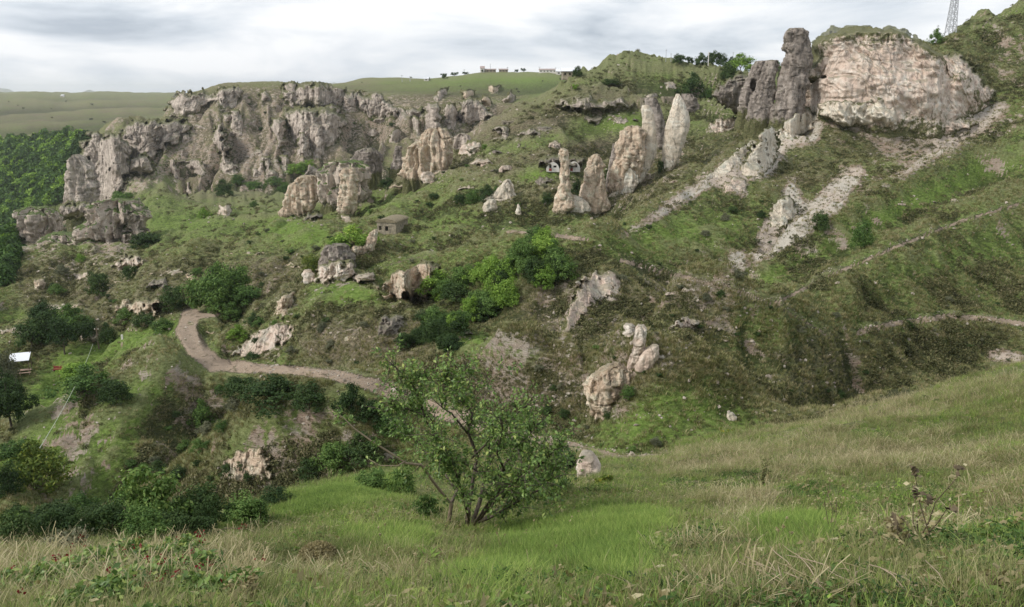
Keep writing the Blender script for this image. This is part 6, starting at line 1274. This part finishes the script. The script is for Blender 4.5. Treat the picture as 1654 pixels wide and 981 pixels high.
v, t = leaf_quads((lambda d: d*np.array([s*1.05, s*.9, s*.95]))((lambda a: a/np.linalg.norm(a, axis=1)[:, None]*np.where(a[:, 2:] < 0, 1, 1))((lambda a: np.column_stack([a[:, :2], np.abs(a[:, 2])]))(r.normal(size=(3600, 3))))), r.normal(size=(3600, 3)), .018, .2, 2.6, 0, r); add('leaves', mesh_np('leaves', v, None, t, False), V_DRY, e)
# loose stones
ST = [(558,944,26,'grey stone in the grass below the dome-shaped hummock','g'),(1393,925,42,'upright grey stone half hidden by fallen stems','g'),(1400,972,30,'grey stone at the bottom edge among fallen stems','g'),(1545,872,40,'flat pale stone in the lower right grass','g'),(1630,895,30,'brown upright stone at the right photo edge','b'),
      (1330,850,8,'small white stone left of the dock plant','p'),(595,815,10,'tan stone on the bright green mound','w'),(612,778,8,'small tan stone on top of the bright green mound','w'),(1165,858,9,'white stone on the near slope','p'),(965,872,14,'dark flat stone in the bright grass','b'),(1420,666,10,'pinkish stone on the near crest at right','k'),(1295,735,10,'pale stone on the near slope','p'),(1010,905,10,'small brown stone left of the straw stalks','b')]
def stone_mesh(seed):
    import bmesh
    bm = bmesh.new(); bmesh.ops.create_icosphere(bm, subdivisions=3, radius=.5); 
    V_ = np.array([v.co for v in bm.verts]); V_ = V_*(1+.5*fbm3(V_[:, 0]*1.6+seed, V_[:, 1]*1.6, V_[:, 2]*1.6, 4)[:, None]); V_[:, 2] *= .65; V_ = np.round(V_*9)/9*.35+V_*.65
    for v, c in zip(bm.verts, V_): v.co = c
    me = bpy.data.meshes.new('stone'); bm.to_mesh(me); bm.free(); return me
for i, (x, y, s, lb, mk) in enumerate(ST):
    p = hit(x, y); o = add('stone', stone_mesh(i*3.1), MATS[mk], loc=p); k = s*p[1]/F; o.scale = (k, k*.8, k*(1.3 if 'upright' in lb else .8)); o.rotation_euler = (0, 0, i); tag(o, lb, 'stone')
_sm = [stone_mesh(40+i) for i in range(4)]
for mm_, mk in zip(_sm, 'pgkw'): mm_.materials.append(MATS[mk])
for x0, y0, x1, y1, n, s0, s1, lb, gp in [(1000,520,1350,700,40,2,6,'small pale loose stone','loose stones of the right slope'),(860,420,1100,600,20,2,5,'small pale loose stone','loose stones round the dome'),(350,700,460,800,14,2,6,'small loose rock','loose stones by the tan outcrop'),
     (1080,200,1500,330,40,1.5,5,'small loose rock','loose rocks below the cliff'),(150,420,600,560,30,1.5,5,'small loose rock','loose rocks of the left terraces'),(640,220,1000,330,24,1.2,4,'small loose rock','loose rocks of the cave terraces')]:
    for _ in range(n):
        _xy = (_q.uniform(x0, x1), _q.uniform(y0, y1)); p = hit(*_xy); o = add('stone', _sm[_q.integers(4)], None, loc=p); k = _q.uniform(s0, s1)*p[1]/F; o.scale = (k*_q.uniform(.8, 1.5), k, k); o.rotation_euler = (_q.uniform(-.3, .3), 0, _q.uniform(0, 6)); tag(o, where(lb, *_xy), 'stone', gp)

# ------------------------------------------------------------------ ruins, cave dwellings and small built things
def plain(name, c, rough=0.85, n=0.25, sc=3.0):
    m = NT(name, rough, 0.2); f = m.noise(m.pos(), sc, 5, .7); m.col(m.ramp(f, [(0.3, tuple(k*(1-n) for k in c)), (0.7, tuple(min(1, k*(1+n)) for k in c))])); return m.m
M_STONE = plain('ruin_stone', (0.27, 0.235, 0.175), n=.6, sc=1.8); M_WHITE = plain('white_plaster', (0.66, 0.63, 0.58), n=.15); M_WOOD = plain('grey_wood', (0.16, 0.12, 0.09)); M_REDW = plain('red_wood', (0.26, 0.06, 0.05))
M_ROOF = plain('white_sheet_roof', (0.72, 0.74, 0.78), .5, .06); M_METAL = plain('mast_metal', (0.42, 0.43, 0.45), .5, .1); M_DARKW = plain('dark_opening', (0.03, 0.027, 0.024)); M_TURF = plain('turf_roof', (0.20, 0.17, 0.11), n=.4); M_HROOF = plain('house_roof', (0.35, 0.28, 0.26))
def wall_holes(mb, W_, H_, T_, holes, x0=0, y0=0, z0=0):
    xs = sorted({0, W_, *[h[0] for h in holes], *[h[0]+h[2] for h in holes]}); zs = sorted({0, H_, *[h[1] for h in holes], *[h[1]+h[3] for h in holes]})
    for a, b_ in zip(xs[:-1], xs[1:]):
        for c, d_ in zip(zs[:-1], zs[1:]):
            cx, cz = (a+b_)/2, (c+d_)/2
            if any(h[0] < cx < h[0]+h[2] and h[1] < cz < h[1]+h[3] for h in holes): continue
            mb.box((x0+cx, y0, z0+cz), (b_-a, T_, d_-c))
def ruin(name, px, py, wpx, hpx, holes, label, cat='ruin', rz=0, depth=3.0, roof=True, mat=None, sillmat=None):
    p = hit(px, py); k = p[1]/F; W_, H_ = wpx*k, hpx*k; e = empty(name, p, label, cat, rz=rz); m = MB()
    hs = [(h[0]*W_, h[1]*H_, h[2]*W_, h[3]*H_) for h in holes]
    wall_holes(m, W_, H_+1.0, .5, [(a, b_+1.0, c, d_) for a, b_, c, d_ in hs], -W_/2, 0, -1.0)
    m.build('front_wall', mat or M_STONE, e)
    for sx in (-1, 1): m = MB(); m.box((sx*(W_/2-.25), depth/2+.252, H_/2-.5), (.5, depth, H_+1.0)); m.build('side_wall', mat or M_STONE, e)
    m = MB(); m.box((0, depth+.5, H_/2-.5), (W_, .5, H_+1.0)); m.build('back_wall', mat or M_STONE, e)
    for a, b_, c, d_ in hs:
        m = MB(); m.box((-W_/2+a+c/2, -.02, b_+d_+.09), (c+.4, .62, .18)); m.build('lintel', mat or M_STONE, e)
    if roof:
        m = MB(); n = 14; pts = []
        for j in range(2):
            for i in range(n+1): a = pi*i/n; pts.append([-cos(a)*(W_/2+.25), -0.4+j*(depth+1.2), H_+sin(a)*W_*.17])
        q = [[i, i+1, n+2+i, n+1+i] for i in range(n)]; m.addv(pts, q, [[0, i+1, i] for i in range(1, n)]+[[n+1, n+1+i, n+2+i] for i in range(1, n)]); m.build('roof', M_TURF, e)
    return e
ruin('ruined_house', 625, 379, 33, 20, [(.1, .35, .13, .35), (.42, .3, .16, .4)], 'ruined stone house with turf roof, two windows and a gable above the low rock wall', 'house', rz=-.25, depth=5)
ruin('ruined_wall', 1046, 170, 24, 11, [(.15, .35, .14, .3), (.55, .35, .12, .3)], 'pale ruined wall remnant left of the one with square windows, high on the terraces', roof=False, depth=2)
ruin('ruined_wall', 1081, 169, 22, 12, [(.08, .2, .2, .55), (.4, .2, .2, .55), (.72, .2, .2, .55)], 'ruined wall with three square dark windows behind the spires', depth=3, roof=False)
ruin('ruined_wall', 820, 203, 22, 7, [(.15, .2, .16, .55), (.5, .2, .16, .55)], 'low pale ruined hut at the left end of the upper terrace', depth=3, roof=False)
def cave_front(px, py, wpx, hpx, label, red=True):
    p = hit(px, py); k = p[1]/F; W_, H_ = wpx*k, hpx*k; p = p + np.array([0, -1.2, 0]); e = empty('cave_house_front', p, label, 'cave dwelling'); m = MB(); n = 20
    # half-round plaster wall with openings left clear
    N_ = 26; holes = [(-.28*W_, .30*H_, .17*W_, .36*H_), (.05*W_, .36*H_, .2*W_, .26*H_)]
    dx = W_/N_; dz = H_/N_
    for i in range(N_):
        x = -W_/2+(i+.5)*dx; top = H_*math.sqrt(max(0, 1-(2*x/W_)**2)); segs = [(-.3, top)]
        for hx, hz, hw_, hh_ in holes:
            if hx <= x <= hx+hw_: segs = [(-.3, min(hz, top)), (min(hz+hh_, top), top)]
        for a, b_ in segs:
            if b_-a > .02: m.box((x, 0, (a+b_)/2), (dx, .4, b_-a))
    m.build('wall', M_WHITE, e)
    m = MB(); m.box((0, 1.3, H_*.4), (W_*.95, .1, H_*1.1)); m.build('dark_backing', M_DARKW, e)  # near-black sheet behind the openings, the interior's darkness put into its colour
    if red: m = MB(); m.box((-.19*W_, -.24, .13*H_), (.2*W_, .1, .3*H_)); m.build('door', M_REDW, e)
    return e
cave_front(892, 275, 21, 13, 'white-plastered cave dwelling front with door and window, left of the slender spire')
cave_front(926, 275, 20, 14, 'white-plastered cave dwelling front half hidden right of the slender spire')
for i in range(5):
    p = hit(762+i*4, 231); o = add('white_stone', _sm[0], None, loc=p); o.scale = (.55, .5, 1.6); tag(o, ['leftmost','second from left','middle','second from right','rightmost'][i]+' white upright stone in the little row above the red bank', 'stone', 'row of white stones')
# picnic shelter
p = hit(34, 598); k = p[1]/F; e = empty('picnic_shelter', p, 'picnic shelter with a tilted white sheet roof on the meadow', 'shelter', rz=.35)
m = MB(); m.box((0, 0, 2.05), (2.7, 2.2, .06), ry=0, rx=.32); m.build('roof', M_ROOF, e)
for sx in (-1, 1):
    for sy in (-1, 1): m = MB(); m.box((sx*1.2, sy*.9, .95+sy*.3), (.09, .09, 2.05+sy*.55)); m.build('post', M_WOOD, e)
def picnic_table(px, py, label, mat, rz):
    p = hit(px, py); e = empty('picnic_table', p, label, 'table', rz=rz); m = MB(); m.box((0, 0, .74), (1.7, .75, .06)); m.build('table_top', mat, e)
    for s in (-1, 1): m = MB(); m.box((0, s*.62, .45), (1.7, .26, .05)); m.build('bench', mat, e); m = MB(); m.box((s*.6, 0, .36), (.08, 1.3, .08)); m.box((s*.6, .3, .36), (.08, .08, .72), rx=.3); m.box((s*.6, -.3, .36), (.08, .08, .72), rx=-.3); m.build('leg', mat, e)
picnic_table(40, 605, 'pale wooden picnic table under the white-roofed shelter', plain('pale_wood', (.45, .32, .25)), .4)
p = hit(91, 601); e = empty('bench', p, 'red bench standing on the picnic meadow', 'bench', rz=.1); m = MB(); m.box((0, 0, .45), (1.35, .4, .07)); m.build('seat', M_REDW, e); m = MB(); m.box((0, .2, .72), (1.35, .05, .34)); m.build('backrest', M_REDW, e)
for s in (-1, 1): m = MB(); m.box((s*.55, 0, .2), (.08, .36, .5)); m.build('leg', M_REDW, e)
p = hit(91, 609); o = add('stone_block', _sm[0], None, loc=p); o.scale = (.8, .5, .6); tag(o, 'whitish stone block below the red bench', 'stone')
p = hit(158, 563); k = p[1]/F; e = empty('utility_pole', p, 'dark wooden pole standing on the meadow', 'pole'); m = MB(); m.tube([(0, 0, -.4), (0, 0, 36*k)], [.13, .09], 8); m.build('pole', M_WOOD, e); m = MB(); m.box((0, 0, 33*k), (.7, .1, .1)); m.build('crossbar', M_WOOD, e)
for sx in (-1, 1): m = MB(); m.tube([(sx*.28, 0, 33.5*k), (sx*.28, 0, 35.5*k)], [.06, .04], 6); m.build('insulator', M_WHITE, e)
p = hit(196, 548); m = MB(); m.box((0, 0, .3), (.3, .2, .8)); o = m.build('marker_stone', M_WHITE, loc=p); tag(o, 'small white marker stone right of the dark bush on the meadow', 'stone')
a_ = V(64, 724, 50); b_ = V(150, 556, 112); m = MB(); m.tube([(a_*(1-t)+b_*t)-a_-np.array([0, 0, 2.0*4*t*(1-t)*.3]) for t in np.linspace(0, 1, 14)], .022, 5); o = m.build('cable', plain('cable', (.42, .45, .36)), loc=a_); tag(o, 'thin pale cable strung across the picnic meadow', 'cable')
# masts and poles on the skyline
def mast(px0, px1, pyb, pyt, label, n=7):
    p = hit((px0+px1)/2, pyb+3); k = p[1]/F; w0 = (px1-px0)*k/2; H_ = (pyb-pyt)*k+1; e = empty('radio_mast', p, label, 'mast'); w1 = w0*.45; m = MB(); g_ = MB()
    for sx, sy in ((-1, -1), (1, -1), (1, 1), (-1, 1)): m.tube([(sx*w0, sy*w0, -.5), (sx*w1, sy*w1, H_)], .10, 5)
    m.build('frame', M_METAL, e)
    for i in range(n):
        z0, z1 = H_*i/n, H_*(i+1)/n; a = w0+(w1-w0)*i/n; b = w0+(w1-w0)*(i+1)/n
        for q in range(4):
            c = [(-1, -1), (1, -1), (1, 1), (-1, 1)]; s0, s1 = c[q], c[(q+1) % 4]
            g_.tube([(s0[0]*a, s0[1]*a, z0), (s1[0]*b, s1[1]*b, z1)], .055, 4); g_.tube([(s1[0]*a, s1[1]*a, z0), (s0[0]*b, s0[1]*b, z1)], .055, 4); g_.tube([(s0[0]*b, s0[1]*b, z1), (s1[0]*b, s1[1]*b, z1)], .05, 4)
    g_.build('braces', M_METAL, e)
mast(1531, 1543, 24, -40, 'lattice radio mast on the upper right skyline cut by the photo top')
def pole(px, pyb, pyt, label, rad=.09, dx=0, bar=False, mat=None, wfac=1.0):
    p = hit(px, pyb+2); k = p[1]/F; rad = max(rad, .45*k*wfac); e = empty('pole', p, label, 'pole'); H_ = (pyb-pyt)*k+.5; m = MB(); m.tube([(0, 0, -.5), (dx*k, 0, H_)], [rad, rad*.7], 6); m.build('post', mat or M_METAL, e)
    m = MB(); m.box((dx*k, 0, H_*.93), (max(.6, 3*k if bar else .5*k+.2), rad*1.2, rad*1.2)); m.build('crossbar', mat or M_METAL, e)
pole(1437, 47, 34, 'thin pole on the skyline above the pink cliff'); pole(1508, 38, 26, 'slanted strut pole left of the radio mast', dx=8); pole(1512, 36, 13, 'upright pole left of the radio mast', dx=2)
pole(1142, 106, 86, 'white concrete pole in front of the skyline trees', .16, mat=M_WHITE); pole(1073, 98, 82, 'thin mast left on the round hill', .08); pole(1081, 98, 88, 'short mast right of the thin one on the round hill', .08)
pole(1182, 106, 86, 'distant grey mast behind the bright skyline bush', .10); pole(791, 111, 99, 'antenna mast over the far village', .2); pole(749, 119, 112, 'utility pole on the far skyline ridge', .15, bar=True)
pole(871, 112, 104, 'utility pole at the left of the far long house', .15, bar=True); pole(896, 113, 105, 'utility pole at the right of the far long house', .15, bar=True); pole(819, 111, 104, 'utility pole in the middle of the far village', .15, bar=True)
pole(649, 131, 121, 'left pylon on the distant ridge', .2, bar=True); pole(662, 130, 123, 'right pylon on the distant ridge', .2, bar=True)
# far houses
def house(px, py, wpx, hpx, label, wall, roofm, depth=7, rh=.5, wins=3):
    p = hit(px, py); k = p[1]/F; W_, H_ = wpx*k, hpx*k; e = empty('house', p, label, 'house'); m = MB(); m.box((0, depth/2, H_/2-.5), (W_, depth, H_+1)); m.build('wall', wall, e)
    m = MB(); o = .4; R_ = H_*rh; m.addv([(-W_/2-o, -o, H_), (W_/2+o, -o, H_), (W_/2+o, depth+o, H_), (-W_/2-o, depth+o, H_), (-W_/2-o, depth/2, H_+R_), (W_/2+o, depth/2, H_+R_)], [[0, 1, 5, 4], [2, 3, 4, 5], [0, 3, 2, 1]], [[0, 4, 3], [1, 2, 5]]); m.build('roof', roofm, e)
    for i in range(wins):
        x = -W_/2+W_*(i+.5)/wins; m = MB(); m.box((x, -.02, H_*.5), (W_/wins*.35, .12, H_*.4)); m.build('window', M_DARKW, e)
house(920, 124, 22, 8, 'far house with a long white roof between two dark trees', M_STONE, M_ROOF, 8, .7); house(902, 121, 8, 5, 'small white gabled house left of the white-roofed one', M_WHITE, M_ROOF, 6, .8, 1)
house(884, 114, 26, 4, 'long low house on the far hilltop between two poles', M_WHITE, M_HROOF, 8, .5, 5); house(790, 112.5, 20, 4, 'low building under the antenna mast of the far village', M_STONE, M_HROOF, 8, .4, 4)
house(778, 113, 6, 6, 'tiny taller house at the left of the far village', M_WHITE, M_HROOF, 6, .6, 1); house(812, 112.5, 14, 3.5, 'low house right of the antenna mast', M_STONE, M_HROOF, 7, .5, 3); house(688, 131, 7, 3.5, 'tiny white house at the left foot of the far green hill', M_WHITE, M_ROOF, 6, .5, 1)
house(99, 157, 4, 2.5, 'tiny white farm building on the far left plateau', M_WHITE, M_ROOF, 8, .5, 1); house(1239, 100, 9, 4, 'white roof edge showing behind the rock pinnacles', M_WHITE, M_ROOF, 6, .5, 1)
# distant blue ranges
def hills(name, pts, d, label):
    m = MB(); n = len(pts); vs = []
    for j, (dd, f) in enumerate(((d*.93, 0), (d, 1), (d*1.1, 0))):
        for x, y in pts:
            q = V(x, y if f else 160, dd); vs.append(q)
    m.addv(vs, [[j*n+i, j*n+i+1, (j+1)*n+i+1, (j+1)*n+i] for j in range(2) for i in range(n-1)]); o = m.build(name, plain('far_hill', (.16, .17, .12), sc=.002), smooth=True); o['kind'] = 'structure'; o['label'] = label
hills('hills', [(-60,150),(-30,146),(0,142.5),(14,144),(22,148),(40,153)], 11000, 'pale blue mountain at the left horizon')
hills('hills', [(120,153),(134,149),(140,146),(145,145),(150,147),(160,149.5),(190,153)], 9000, 'small blue peak on the left horizon')
hills('hills', [(490,150),(515,140),(530,135),(540,133.5),(552,136),(570,139),(600,138),(630,133),(650,131),(670,134),(700,150)], 9500, 'pale blue hills beyond the gorge rim')
# ------------------------------------------------------------------ haze
m = bpy.data.materials.new('haze'); m.use_nodes = True; t_ = m.node_tree; t_.nodes.clear(); o_ = t_.nodes.new('ShaderNodeOutputMaterial'); v_ = t_.nodes.new('ShaderNodeVolumePrincipled')
v_.inputs['Density'].default_value = 0.00007; v_.inputs['Color'].default_value = (0.88, 0.92, 0.97, 1); v_.inputs['Anisotropy'].default_value = 0.2
t_.links.new(v_.outputs[0], o_.inputs['Volume'])
zmin = float(GZ.min())-5; zmax = float(GZ.max())+40; x1_ = float(np.abs(GX).max())+60
mb = MB(); mb.box((0, 8700, (zmin+zmax)/2), (2*x1_, 17600, zmax-zmin)); hz = mb.build('haze', m, kind=None) if False else add('haze', mb.mesh('haze'), m, kind='stuff'); hz['label'] = 'thin pale haze over the valley'
